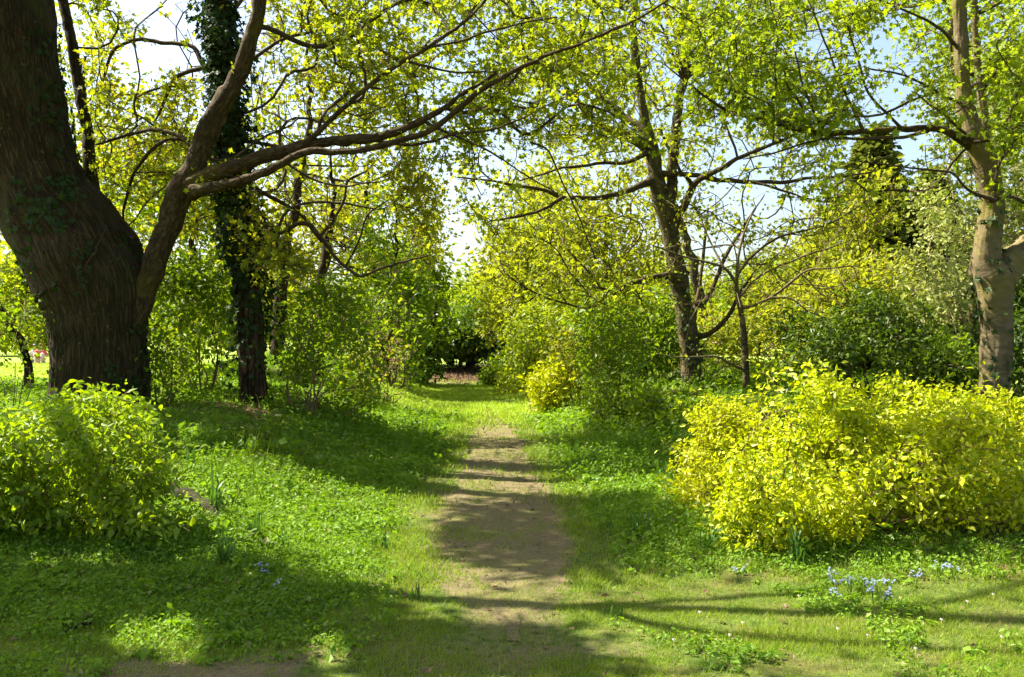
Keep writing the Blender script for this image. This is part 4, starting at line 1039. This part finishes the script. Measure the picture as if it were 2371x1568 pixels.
def person(label, loc, rot, shirt, trousers, hair, pose):
    root = thing('person', label, 'person', loc); root.rotation_euler[2] = rot
    J = {'pelvis': (0, 0, .13), 'waist': (0, .06, .32), 'chest': (0, .03, .50), 'neck': (0, .01, .62), 'head': (0, 0, .74), 'crown': (0, .01, .84)}
    E = [('pelvis', 'waist'), ('waist', 'chest'), ('chest', 'neck'), ('neck', 'head'), ('head', 'crown')]
    R = {'pelvis': .15, 'waist': .125, 'chest': .145, 'neck': .055, 'head': .095, 'crown': .08}
    for s, sx in (('l', -1), ('r', 1)):
        kneez = .48 if pose == 'knees' else .16
        J.update({'sh' + s: (sx * .18, .03, .56), 'el' + s: (sx * .27, -.08, .36), 'wr' + s: (sx * .17, -.30, .34 if pose == 'knees' else .20), 'ha' + s: (sx * .12, -.38, .34 if pose == 'knees' else .18),
                  'hip' + s: (sx * .11, -.02, .12), 'kn' + s: (sx * (.14 if pose == 'knees' else .30), -.42, kneez), 'an' + s: (sx * .12 if pose == 'knees' else -sx * .05, -.56 if pose == 'knees' else -.38, .07), 'to' + s: (sx * .13 if pose == 'knees' else -sx * .16, -.74 if pose == 'knees' else -.42, .04)})
        E += [('chest', 'sh' + s), ('sh' + s, 'el' + s), ('el' + s, 'wr' + s), ('wr' + s, 'ha' + s), ('pelvis', 'hip' + s), ('hip' + s, 'kn' + s), ('kn' + s, 'an' + s), ('an' + s, 'to' + s)]
        R.update({'sh' + s: .065, 'el' + s: .048, 'wr' + s: .034, 'ha' + s: .04, 'hip' + s: .095, 'kn' + s: .065, 'an' + s: .045, 'to' + s: .04})
    keys = list(J); ix = {k: i for i, k in enumerate(keys)}
    def body(nm, sub, mat, grow=0.):
        ks = [k for k in keys if k in sub]; im = {k: i for i, k in enumerate(ks)}
        me = bpy.data.meshes.new(nm); me.from_pydata([J[k] for k in ks], [(im[a], im[b]) for a, b in E if a in im and b in im], []); me.materials.append(mat)
        o = link(nm, me, root); md = o.modifiers.new('skin', 'SKIN'); md.use_smooth_shade = True
        sv = me.skin_vertices[0].data
        for k in ks: sv[im[k]].radius = (R[k] + grow, R[k] * (.8 if k in ('chest', 'waist', 'pelvis') else 1) + grow)
        sv[0].use_root = True
        o.modifiers.new('sub', 'SUBSURF').levels = 1; o.modifiers['sub'].render_levels = 2
        return o
    body('body', keys, plain_mat('skin', (.50, .30, .21), .6, .05))
    body('shirt', ['waist', 'chest', 'shl', 'shr', 'ell', 'elr'], plain_mat('shirt_cloth', shirt), .02)
    body('trousers', ['pelvis', 'hipl', 'hipr', 'knl', 'knr', 'anl', 'anr'], plain_mat('trouser_cloth', trousers), .02)
    import bmesh
    bm = bmesh.new(); bmesh.ops.create_uvsphere(bm, u_segments=16, v_segments=10, radius=.118)
    for v in bm.verts:
        v.co.z *= 1.05
        if v.co.y < -.03 and v.co.z < .03: v.co.y = -.03 + (v.co.y + .03) * .2
        v.co = v.co + Vector((0, .025, .80))
    me = bpy.data.meshes.new('hair'); bm.to_mesh(me); bm.free(); me.materials.append(plain_mat('hair_strands', hair, .5)); link('hair', me, root)
    bm = bmesh.new()
    for x, z, sx, sz in ((-.035, .775, .012, .008), (.035, .775, .012, .008), (0, .745, .013, .022), (0, .705, .028, .007)):
        r = bmesh.ops.create_uvsphere(bm, u_segments=8, v_segments=6, radius=1)
        for v in r['verts']: v.co = Vector((v.co.x * sx + x, v.co.y * .012 - .095, v.co.z * sz + z))
    me = bpy.data.meshes.new('face'); bm.to_mesh(me); bm.free(); me.materials.append(plain_mat('face_features', (.25, .10, .07))); link('face', me, root)

# ================================================================== BUILD
M['blue'] = leaf_mat('blue_petal', (.30, .36, .62), (.48, .54, .75), (.40, .45, .7), .3, .03)
M['white'] = leaf_mat('white_petal', (.75, .75, .70), (.85, .85, .82), (.8, .8, .8), .3, .03)
M['yellow'] = plain_mat('yellow_florets', (.65, .50, .04))
build_ground(); build_path(); build_grass(); build_herbs(); build_litter()
print('ground', time.time() - T0)
tree_giant(); print('giant', time.time() - T0)
tree_ivy(); tree_mid(); tree_right(); tree_small()
print('main trees', time.time() - T0)

# bushes of the foreground
sp = []
for x, y, d in ((1775, 855, 7.6), (1800, 875, 7.5), (1880, 850, 7.5), (1908, 838, 7.5), (1790, 870, 7.4), (1862, 842, 7.5), (1760, 862, 7.7)):
    sp.append(P(x, y, d))
shrub('golden_bush', 'large bright golden yellow bush at the right in front, its shoots standing up', 1890, 7.35,
      [(1860, 1080, 7.2, 175, 190, .62), (1760, 1170, 6.95, 95, 140, .4), (2040, 1130, 7.2, 190, 160, .65), (1900, 960, 7.4, 120, 80, .4), (2220, 1100, 7.4, 150, 170, .6)], 3000, 13, .041, 'golden', 'stem_red', 14, .048, 'ovate', None, .35, .0022, .012, .7, np.array(sp), 'bush', .5, .5, (1.8, -.10, .25), sprig=.2)
shrub('golden_bush', 'dull yellow bush tucked behind the left end of the large golden bush', 1650, 8.5,
      [(1650, 1060, 8.4, 85, 130, .45), (1640, 1160, 8.2, 70, 90, .4), (1700, 1000, 8.5, 90, 70, .45)], 850, 13, .038, 'gold_shrub', 'stem_red', 8, .05, 'ovate', None, .35, .0022, .01, .7, None, 'bush', .4, .5, (2.6, -.16, .3), sprig=.15)
shrub('golden_bush', 'yellow bush at the right edge with its tips before the forked trunk', 2200, 8.6,
      [(2140, 960, 8.6, 100, 80, .5), (2230, 980, 8.6, 130, 90, .5), (2320, 1010, 8.4, 90, 100, .5), (2090, 910, 8.8, 40, 40, .3)], 950, 13, .042, 'golden', 'stem_red', 8, .055, 'ovate', None, .35, .0022, .01, .7, None, 'bush', .4, .5, (2.6, -.16, .3), sprig=.15)
shrub('leafy_bush', 'yellow green leafy bush at the left edge in front of the giant trunk', 190, 7.2,
      [(180, 1090, 7.1, 190, 170, .6), (60, 1090, 7.1, 120, 160, .6), (330, 1180, 6.95, 110, 100, .4), (230, 970, 7.3, 130, 60, .45), (-60, 1080, 7.3, 120, 160, .6)], 1900, 12, .048, 'privet', 'stem_red', 12, .056, 'ovate', None, .4, .0024, .011, .7,
      np.array([P(140, 905, 7.6), P(235, 920, 7.5), P(190, 925, 7.5), P(440, 1230, 6.7), P(420, 1200, 6.75)]), 'bush', .45, .5, (2.2, -.14, .28), sprig=.14)
print('bushes', time.time() - T0)

# shrubs of the banks (behind the fore-ground trees)
shrub('hazel_shrub', 'green airy shrub between the giant trunk and the ivy trunk', 470, 14.6,
      [(445, 720, 15, 95, 130, 1.0), (425, 850, 14.8, 85, 110, .9), (505, 660, 15.4, 70, 90, .8), (390, 680, 15, 60, 90, .7)], 1050, 9, .062, 'green', 'stem_red', 7, .13, 'rhomb', None, .4, .004, .018, .5, None, 'shrub', .1, .3, (1.4, -.05, .35), None, .25, .3)
shrub('hazel_shrub', 'thin shrub stem with small leaves close to the right side of the giant trunk', 370, 13.2,
      [(375, 850, 13.2, 55, 110, .5)], 170, 7, .055, 'green', 'stem_red', 3, .12, 'rhomb', None, .4, .004, .016, .5, None, 'shrub', 0, .3, (1.4, -.05, .35), None, .25, .35)
shrub('hazel_shrub', 'tall dark green shrub with red brown stems right of the ivy trunk', 710, 13.6,
      [(750, 800, 14.6, 100, 150, .8), (730, 900, 14.2, 75, 90, .6), (805, 860, 14.4, 80, 120, .9), (770, 700, 14.8, 90, 80, .9)], 1200, 9, .06, 'green', 'stem_red', 11, .13, 'rhomb', None, .4, .004, .014, .5, None, 'shrub', .1, .35, (1.4, -.05, .35), None, .25, .35)
shrub('hazel_shrub', 'brown twiggy shrub with few yellow leaves beside the meadow on the left bank', 880, 19,
      [(880, 850, 19, 75, 100, 1.2), (860, 920, 18.6, 70, 60, 1.0)], 620, 6, .07, 'olive', 'stem_red', 12, .16, 'rhomb', None, .4, .005, .016, .5, None, 'shrub', .1, .5, (1.2, -.05, .35), None, .3, .35)
shrub('hazel_shrub', 'dark leafy shrub overhanging the left side of the meadow', 905, 24,
      [(900, 770, 24, 85, 100, 1.8), (930, 860, 24, 60, 80, 1.5), (840, 740, 22, 90, 100, 1.6)], 1100, 10, .10, 'green', 'twig', 8, .22, 'rhomb', None, .35, .006, .03, .5, None, 'shrub', .2, .4, (.9, -.05, .35), None, .4, .35)
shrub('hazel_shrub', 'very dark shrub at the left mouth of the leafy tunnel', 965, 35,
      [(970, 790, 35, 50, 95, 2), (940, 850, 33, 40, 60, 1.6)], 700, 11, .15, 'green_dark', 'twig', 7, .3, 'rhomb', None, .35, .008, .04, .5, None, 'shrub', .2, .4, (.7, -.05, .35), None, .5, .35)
shrub('golden_shrub', 'small golden yellow shrub right of the meadow', 1258, 20,
      [(1255, 925, 20, 45, 52, .6), (1275, 890, 20.4, 45, 50, .6)], 480, 11, .07, 'gold_shrub', 'stem_red', 6, .1, 'rhomb', None, .4, .004, .012, .6, None, 'shrub', .3, .4, (1.5, -.15, .35))
shrub('hazel_shrub', 'red brown twiggy shrub behind the small golden shrub', 1335, 21,
      [(1330, 840, 21, 55, 85, 1.0), (1320, 790, 21.5, 60, 60, 1.0)], 620, 4, .075, 'olive', 'stem_red', 12, .16, 'rhomb', None, .4, .006, .016, .5, None, 'shrub', .1, .5, (1.2, -.05, .35), None, .3, .35)
shrub('hazel_shrub', 'fresh green shrub with dark foot right of the path and meadow', 1420, 15.4,
      [(1430, 900, 15.6, 100, 95, 1.0), (1480, 960, 15.0, 80, 60, .8), (1420, 800, 16.6, 100, 80, 1.0)], 1100, 9, .06, 'green', 'stem_red', 9, .12, 'rhomb', None, .4, .004, .013, .5, None, 'shrub', .15, .4, (1.4, -.05, .35), None, .25, .3)
shrub('hazel_shrub', 'low green shrub in front of the foot of the leaning maple', 1560, 13.2,
      [(1560, 990, 13, 60, 50, .5), (1520, 950, 13.6, 50, 50, .5), (1640, 950, 13.2, 60, 40, .4)], 420, 9, .055, 'green', 'twig', 6, .1, 'rhomb', None, .4, .004, .01, .5, None, 'shrub', .15, .4, (1.6, -.05, .35))
shrub('hazel_shrub', 'lime green drooping shrub on the right side of the far meadow', 1225, 27,
      [(1235, 790, 27, 60, 90, 1.6), (1210, 850, 27, 45, 50, 1.3), (1290, 740, 28, 70, 80, 1.8)], 1000, 11, .10, 'lime', 'twig_olive', 7, .2, 'rhomb', None, .35, .006, .03, .6, None, 'shrub', .3, .4, (.9, -.1, .35), None, .4, .35)
shrub('hazel_shrub', 'pale bare twiggy shrub at the foot of the lime green shrub', 1190, 29,
      [(1185, 885, 29, 32, 36, .8)], 520, 2, .07, 'olive', 'twig_pale', 9, .1, 'rhomb', None, .4, .006, .012, .6, None, 'shrub', .2, .5, (1.2, -.2, .35))
shrub('evergreen_shrub', 'small dark green shrub at the right mouth of the leafy tunnel', 1150, 36,
      [(1148, 860, 36, 24, 45, .9), (1140, 885, 36, 22, 24, .8)], 420, 10, .12, 'green', 'twig', 5, .18, 'rhomb', None, .35, .006, .02, .5, None, 'shrub', .2, .4, (1, -.1, .35))
shrub('evergreen_shrub', 'broad dark glossy evergreen shrub behind the golden bush', 2000, 13.2,
      [(1900, 860, 13.4, 90, 100, .9), (1980, 800, 13.6, 90, 130, 1.0), (2090, 850, 13.4, 110, 110, 1.0), (2060, 740, 14, 80, 80, .9), (1860, 760, 14.2, 60, 60, .7), (2170, 900, 13.0, 90, 90, .8)], 1500, 9, .058, 'holly', 'twig', 9, .12, 'ovate', None, .35, .005, .02, .5, None, 'shrub', .2, .45, (1.6, .02, .3), None, .25, .35, sprig=.12)
shrub('evergreen_shrub', 'light green shrub just left of the forked trunk', 2190, 13.6,
      [(2190, 850, 13.4, 80, 70, .7), (2230, 910, 13, 60, 60, .6)], 420, 10, .06, 'green', 'twig', 5, .11, 'ovate', None, .35, .004, .012, .5, None, 'shrub', .4, .45, (1.6, -.1, .35))
shrub('evergreen_shrub', 'grey green ivy covered shrub right of the forked trunk at the right edge', 2400, 14,
      [(2390, 850, 14, 70, 130, 1.0), (2400, 700, 14.5, 80, 110, 1.0), (2350, 950, 14, 60, 60, .8)], 650, 10, .07, 'green_dark', 'twig', 6, .13, 'ovate', None, .35, .004, .02, .5, None, 'shrub', .4, .45, (1.4, -.1, .35))
shrub('hazel_shrub', 'olive thicket behind the slender young tree', 1740, 21,
      [(1720, 830, 21, 140, 90, 1.4), (1840, 770, 21.5, 110, 100, 1.4), (1650, 800, 21, 70, 90, 1.2)], 1150, 7, .085, 'olive', 'twig_olive', 10, .18, 'rhomb', None, .35, .006, .02, .5, None, 'shrub', .1, .5, (1.0, -.05, .35), None, .35, .35)
shrub('hazel_shrub', 'low dark shrub between the slender young tree and the leaning maple', 1690, 15.6,
      [(1680, 900, 15.4, 80, 45, .7), (1780, 890, 15, 70, 50, .7)], 480, 9, .06, 'green', 'twig', 6, .1, 'rhomb', None, .35, .004, .012, .5, None, 'shrub', .2, .4, (1.4, -.1, .35))
shrub('hazel_shrub', 'thin open shrub at the left edge with the lawn showing through', 20, 11.5,
      [(10, 740, 12, 80, 90, .8), (0, 900, 11.5, 50, 80, .6), (60, 700, 12.4, 60, 60, .6)], 230, 7, .055, 'green', 'twig_olive', 8, .12, 'rhomb', None, .4, .004, .009, .5, None, 'shrub', .1, .4, (1.5, 0, .3), None, .25, .4)
print('shrubs', time.time() - T0)

# trees behind
auto_tree('young_tree', 'thin dark tree at the left edge in front of the sunny lawn', 66, 14.5, [(30, 700, 15, 90, 130, 1.2), (100, 640, 15.4, 80, 120, 1.0), (-40, 620, 15, 90, 130, 1.2)], 420, 9, .075, 'maple', 'bark_ivy', 'twig', .13, .16, None, .25, 'maple', .005)
auto_tree('leafy_tree', 'tall yellow green tree behind the giant trunk', 250, 22, [(230, 220, 22, 190, 180, 3), (180, 420, 22, 190, 220, 3), (320, 520, 22, 150, 200, 2.5), (60, 560, 22, 130, 160, 2.5)], 1900, 11, .10, 'maple', 'bark_ivy', 'twig', .3, .26, 'leafy trees beyond the left bank')
auto_tree('leafy_tree', 'bright green tree behind the airy shrub on the left', 430, 20, [(430, 560, 20, 140, 150, 2.2), (420, 420, 20.5, 120, 130, 2), (520, 700, 20, 110, 110, 2)], 1100, 11, .10, 'green', 'bark_ivy', 'twig', .26, .24, 'leafy trees beyond the left bank')
auto_tree('leafy_tree', 'broad golden green tree right of the ivy trunk top', 730, 19, [(720, 560, 19, 170, 130, 2.2), (820, 660, 18.6, 150, 120, 2), (660, 420, 19.5, 150, 150, 2.2), (880, 560, 19.5, 120, 120, 2)], 1900, 12, .09, 'maple', 'bark_ivy', 'twig', .3, .22, 'leafy trees beyond the left bank')
auto_tree('leafy_tree', 'tall tree behind the ivy trunk with high pale crown', 640, 26, [(700, 200, 26, 260, 220, 3.5), (560, 380, 26, 160, 180, 3), (880, 330, 26, 160, 150, 3)], 1500, 10, .13, 'maple', 'bark_ivy', 'twig', .4, .3, 'leafy trees beyond the left bank')
auto_tree('leafy_tree', 'dense green tree above the left side of the meadow', 880, 27, [(880, 660, 27, 120, 130, 2.8), (960, 700, 27.5, 80, 110, 2.4), (920, 540, 28, 100, 110, 2.6)], 1500, 13, .12, 'green', 'bark_ivy', 'twig', .32, .28, 'leafy trees beyond the left bank')
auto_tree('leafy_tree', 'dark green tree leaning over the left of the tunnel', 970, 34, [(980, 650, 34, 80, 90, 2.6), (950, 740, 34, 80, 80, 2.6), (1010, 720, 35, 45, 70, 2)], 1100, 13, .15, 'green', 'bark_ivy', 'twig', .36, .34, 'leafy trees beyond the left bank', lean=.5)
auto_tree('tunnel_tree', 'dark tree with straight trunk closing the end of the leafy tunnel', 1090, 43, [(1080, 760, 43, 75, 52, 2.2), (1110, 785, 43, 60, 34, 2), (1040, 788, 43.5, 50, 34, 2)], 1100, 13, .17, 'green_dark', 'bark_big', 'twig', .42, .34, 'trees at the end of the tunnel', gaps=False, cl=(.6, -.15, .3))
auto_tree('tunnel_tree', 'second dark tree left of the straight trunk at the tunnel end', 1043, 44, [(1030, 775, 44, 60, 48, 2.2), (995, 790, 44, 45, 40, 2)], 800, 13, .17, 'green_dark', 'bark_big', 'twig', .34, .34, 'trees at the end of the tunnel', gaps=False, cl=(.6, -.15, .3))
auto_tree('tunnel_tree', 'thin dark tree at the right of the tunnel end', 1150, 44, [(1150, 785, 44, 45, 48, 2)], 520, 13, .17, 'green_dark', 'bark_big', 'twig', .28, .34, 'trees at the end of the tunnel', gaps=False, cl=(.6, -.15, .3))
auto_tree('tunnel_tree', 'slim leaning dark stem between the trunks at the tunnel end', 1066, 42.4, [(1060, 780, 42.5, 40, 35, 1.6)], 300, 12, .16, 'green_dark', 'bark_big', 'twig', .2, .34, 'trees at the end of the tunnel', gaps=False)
auto_tree('leafy_tree', 'pale green tree rising behind the end of the tunnel', 1100, 50, [(1100, 690, 50, 80, 60, 3), (1060, 740, 50, 60, 50, 3)], 800, 12, .19, 'lime', 'bark_grey', 'twig_olive', .4, .4, 'leafy trees beyond the right bank')
auto_tree('leafy_tree', 'tall olive tree right of the sky gap above the tunnel', 1190, 33, [(1190, 640, 33, 90, 130, 3), (1260, 540, 33, 110, 150, 3), (1150, 740, 33, 60, 70, 2.4), (1300, 680, 33, 90, 110, 3)], 2000, 11, .13, 'olive', 'bark_grey', 'twig_olive', .4, .32, 'leafy trees beyond the right bank')
auto_tree('leafy_tree', 'yellow olive tree left of the leaning maple', 1390, 25, [(1390, 600, 25, 140, 120, 2.6), (1330, 470, 25.5, 130, 130, 2.6), (1470, 500, 25, 110, 140, 2.6), (1440, 700, 25, 110, 80, 2.4)], 2100, 10, .105, 'olive', 'bark_grey', 'twig_olive', .32, .26, 'leafy trees beyond the right bank')
auto_tree('leafy_tree', 'green ivy hung tree behind the foot of the leaning maple', 1480, 20, [(1470, 740, 20, 90, 80, 1.8), (1540, 800, 20, 70, 80, 1.6), (1390, 720, 20, 70, 60, 1.6)], 1000, 11, .085, 'green', 'bark_ivy', 'twig', .26, .2, 'leafy trees beyond the right bank')
auto_tree('leafy_tree', 'thin crowned tall tree behind the leaning maple', 1640, 31, [(1600, 260, 31, 260, 260, 4), (1400, 220, 31, 200, 220, 4)], 900, 8, .14, 'olive', 'bark_grey', 'twig_olive', .36, .35, 'leafy trees beyond the right bank')
auto_tree('leafy_tree', 'olive green tree left of the dark conifer', 1850, 25, [(1850, 640, 25, 150, 80, 2.4), (1930, 560, 25, 90, 90, 2.2), (1990, 480, 24.5, 90, 90, 1.8), (1780, 700, 25, 120, 70, 2.2)], 1800, 10, .105, 'olive', 'bark_grey', 'twig_olive', .3, .24, 'leafy trees beyond the right bank')
auto_tree('leafy_tree', 'green tree at the foot of the dark conifer', 1960, 20, [(1960, 680, 20, 120, 70, 1.8), (2060, 640, 20, 90, 80, 1.8), (1880, 740, 20, 90, 60, 1.6)], 1100, 10, .085, 'olive', 'bark_grey', 'twig', .24, .2, 'leafy trees beyond the right bank')
conifer('dark pointed conifer standing behind the right hand trees', 2025, 27, 300, 210)
conifer('dark conifer half hidden behind the pale willowy tree', 2160, 30, 390, 150)
auto_tree('willowy_tree', 'pale grey green tree with drooping sprays behind the forked trunk', 2240, 18, [(2230, 600, 18, 170, 150, 1.8), (2300, 420, 18.5, 170, 180, 2), (2330, 220, 19, 150, 180, 2), (2180, 740, 17.6, 100, 70, 1.4), (2420, 600, 18, 120, 180, 2)], 2700, 11, .085, 'pale', 'bark_grey', 'twig_pale', .3, .19, None, .2, 'rhomb', .005)
auto_tree('leafy_tree', 'light green tree high at the right edge behind the forked maple', 2420, 22, [(2340, 150, 22, 160, 200, 2.5), (2460, 300, 22, 150, 220, 2.5), (2200, 60, 22, 110, 130, 2.2)], 1200, 10, .11, 'maple_right', 'bark_grey', 'twig_olive', .32, .26, 'leafy trees beyond the right bank')
print('back trees', time.time() - T0)

auto_tree('leafy_tree', 'tall dense olive green tree filling the view left of the sky gap', 900, 31, [(880, 520, 31, 150, 140, 3.2), (985, 610, 31, 65, 100, 2.6), (770, 440, 31, 130, 120, 3), (960, 470, 31, 70, 80, 2.4), (640, 600, 30, 130, 120, 3)], 2300, 12, .115, 'maple_gold', 'bark_ivy', 'twig', .42, .3, 'leafy trees beyond the left bank', cl=(.7, -.1, .3))
# far trees closing the park: two built, the rest copies
def copy_tree(o):
    c = o.copy(); COL.objects.link(c)
    for ch in list(o.children):
        k = ch.copy(); COL.objects.link(k); k.parent = c
    return c
far_places = [(-900, 62), (-640, 70), (-420, 66), (-200, 74), (-30, 68), (90, 78), (210, 70), (330, 80), (560, 72), (760, 80), (900, 74), (1010, 84), (1090, 90), (1170, 84), (1290, 78), (1430, 72), (1560, 80), (1660, 76), (1760, 70), (1880, 78), (2020, 72), (2180, 76), (2340, 70), (2520, 74), (2760, 68), (3000, 64)]
protos = []
for i, lf in enumerate(('green', 'maple', 'olive')):
    px, d = far_places[i]
    t = auto_tree('park_tree', 'x', px, d, [(px, 690, d, 110, 110, 4), (px - 40, 740, d, 90, 70, 4), (px + 50, 750, d, 90, 70, 4)], 1300, 10, .28, lf, 'bark_ivy', 'twig', .5, .5, 'distant trees at the edge of the park', gaps=False, step=.8, cl=(.35, -.2, .3))
    protos.append(t)
for i, (px, d) in enumerate(far_places):
    t = protos[i] if i < 3 else copy_tree(protos[i % 3])
    b = on_ground(px, d); t.location = tuple(b); s = .75 + .5 * ((i * 37) % 11) / 11
    if i >= 3: t.rotation_euler[2] = i * 1.9; t.scale = (s * .95, s * .95, s)
    if px < 300: tint = 'left of the giant trunk, across the sunny lawn'
    elif px < 1100: tint = 'behind the left bank'
    elif px < 1700: tint = 'behind the right bank'
    else: tint = 'behind the golden bush and the evergreens'
    t['label'] = ('round green', 'round yellow green', 'round olive')[i % 3] + ' tree far off ' + tint
print('far', time.time() - T0)

# small plants
for lab, px, py, h, n in (
    ('tall strap leaved clump beside the mossy root left of the path', 492, 1200, .34, 16),
    ('arching strap leaved clump under the leafy bush on the left', 590, 1255, .2, 26),
    ('fine strap leaved clump in shade below the mossy root', 520, 1310, .2, 34),
    ('pale strap leaved clump at the edge of the big tree shadow', 665, 1282, .17, 10),
    ('fine strap leaved tuft near the left edge of the path', 880, 1270, .14, 18),
    ('strap leaved tuft high on the left bank near the leafy bush', 440, 1085, .24, 10),
    ('large strap leaved clump at the foot of the golden bush', 1845, 1320, .26, 34),
    ('strap leaved clump by the path left of the golden bush', 1480, 1250, .2, 26),
    ('narrow strap leaved tuft below the dull yellow bush', 1640, 1290, .2, 16),
    ('pale strap leaved clump in the sun right of the path', 1332, 1062, .22, 16),
    ('small strap leaved tuft between the sunny clump and the dull yellow bush', 1365, 1068, .2, 10),
    ('strap leaved tuft close to the left side of the dull yellow bush', 1540, 1115, .24, 14),
    ('small strap leaved tuft in the sunlit grass left of the dull yellow bush', 1480, 1100, .18, 10),
    ('single strap leaved tuft in the lawn right of the path', 1420, 1440, .10, 9),
    ('bright strap leaved tuft on the sunny left bank by the path', 960, 1395, .1, 12)):
    daffodil(lab, gp(px, py), h * 1.35, n)
for i, (px, py) in enumerate(((1922, 1348), (1932, 1370), (1972, 1372), (2002, 1372), (2035, 1385), (2022, 1395), (2062, 1380), (2045, 1408), (2175, 1345), (2208, 1342), (1930, 1392), (2120, 1350))):
    blue_flower('small blue flower in the grass before the golden bush', gp(px, py + 10), 12, .10)
for i, (px, py) in enumerate(((640, 1385), (597, 1340), (610, 1338))):
    blue_flower('small blue flower in the shade left of the path', gp(px, py + 10), 6, .09)
for px, py in ((1712, 1345), (1660, 1245)): blue_flower('single blue flower at the left foot of the golden bush', gp(px, py + 10), 9, .10)
for px, py in ((2085, 1408), (2240, 1410), (2300, 1395), (1850, 1395), (1720, 1470), (1690, 1490), (1940, 1470), (2010, 1500), (2120, 1530), (2280, 1440), (2320, 1500), (1780, 1535), (1560, 1500), (1620, 1440), (2180, 1460)):
    daisy(gp(px, py), 'white daisy in the sunlit lawn at the right')

# root, stick, people
a = gp(392, 1165); bq = gp(520, 1215)
pts = np.array([a + [-.25, .12, .03], a + [0, 0, .09], (a + bq) / 2 + [0, .05, .07], bq + [0, 0, .0], bq + [.2, -.1, -.08]])
pp, rr = spline(pts, [.06, .07, .06, .045, .02], .03)
M['moss_root'] = bark_mat('mossy_root', (.012, .007, .004), (.036, .022, .011), (.03, .032, .008), .18, (10, 10, 10), .8)
me, _ = loft([(pp[i], rr[i], rr[i]) for i in range(len(pp))], 20, 'tree_root', M['moss_root'], .02, 6, .008, 12, a, 4.)
tag(link('fallen_log', me, None, tuple(a)), 'mossy brown log lying at the right foot of the leafy bush', 'log')
a = gp(150, 1480); bq = gp(212, 1466)
pts = np.array([a + [0, 0, .012], (a * .6 + bq * .4) + [0, .02, .03], bq + [0, 0, .03]]); pp, rr = spline(pts, [.008, .012, .009], .02)
g = Geo(); tubes(g, [(pp, rr, 7), (np.array([pp[len(pp) // 2], pp[len(pp) // 2] + [.04, .03, .03]]), np.array([.006, .003]), 5)])
tag(link('dead_stick', g.mesh('dead_stick', [M['bark_ivy']], True, a), None, tuple(a)), 'short dead stick lying in the shaded grass at the left', 'stick')
p1 = on_ground(94, 44); p2 = on_ground(80, 44.5)
person('person in a red shirt sitting on the far lawn left of the giant trunk', p1, .3, (.55, .07, .06), (.62, .42, .40), (.10, .05, .03), 'knees')
person('person in a pale top sitting on the lawn beside the one in red', p2, -.2, (.75, .72, .75), (.08, .09, .14), (.05, .03, .02), 'cross')

# ================================================================== CAMERA, LIGHT, SKY
cam = bpy.data.cameras.new('camera'); co = bpy.data.objects.new('camera', cam); COL.objects.link(co)
co.location = (0, 0, CH); co.rotation_euler = (math.radians(90), 0, 0)
cam.sensor_width = 36; cam.lens = 36 * F / 2371; cam.clip_end = 3000; cam.clip_start = .05
SC.camera = co
sl = bpy.data.lights.new('sun', 'SUN'); so = bpy.data.objects.new('sun', sl); COL.objects.link(so)
sl.energy = 5.0; sl.angle = math.radians(.53); sl.color = (1, .94, .80)
so.rotation_euler = Vector(tuple(-SUN)).to_track_quat('-Z', 'Y').to_euler(); so.location = tuple(SUN * 60)
w = bpy.data.worlds.new('World'); SC.world = w; w.use_nodes = True
N = w.node_tree.nodes; L = w.node_tree.links; N.clear()
sky = N.new('ShaderNodeTexSky'); sky.sky_type = 'NISHITA'; sky.sun_disc = False
sky.sun_elevation = EL; sky.sun_rotation = math.atan2(AZ[0], AZ[1]); sky.air_density = 1.0; sky.dust_density = 2.8; sky.ozone_density = 1.0
bg = N.new('ShaderNodeBackground'); bg.inputs[1].default_value = .072
ow = N.new('ShaderNodeOutputWorld'); L.new(sky.outputs[0], bg.inputs[0]); L.new(bg.outputs[0], ow.inputs[0])
SC.view_settings.view_transform = 'Standard'; SC.view_settings.look = 'None'; SC.view_settings.exposure = 2.1; SC.view_settings.gamma = 1
SC.render.engine = 'CYCLES'
SC.cycles.max_bounces = 7; SC.cycles.diffuse_bounces = 3; SC.cycles.transmission_bounces = 4; SC.cycles.glossy_bounces = 2
SC.cycles.caustics_reflective = False; SC.cycles.caustics_refractive = False
SC.cycles.use_denoising = True
print('polys', sum(len(o.data.polygons) for o in SC.objects if o.type == 'MESH'), 'time', time.time() - T0)
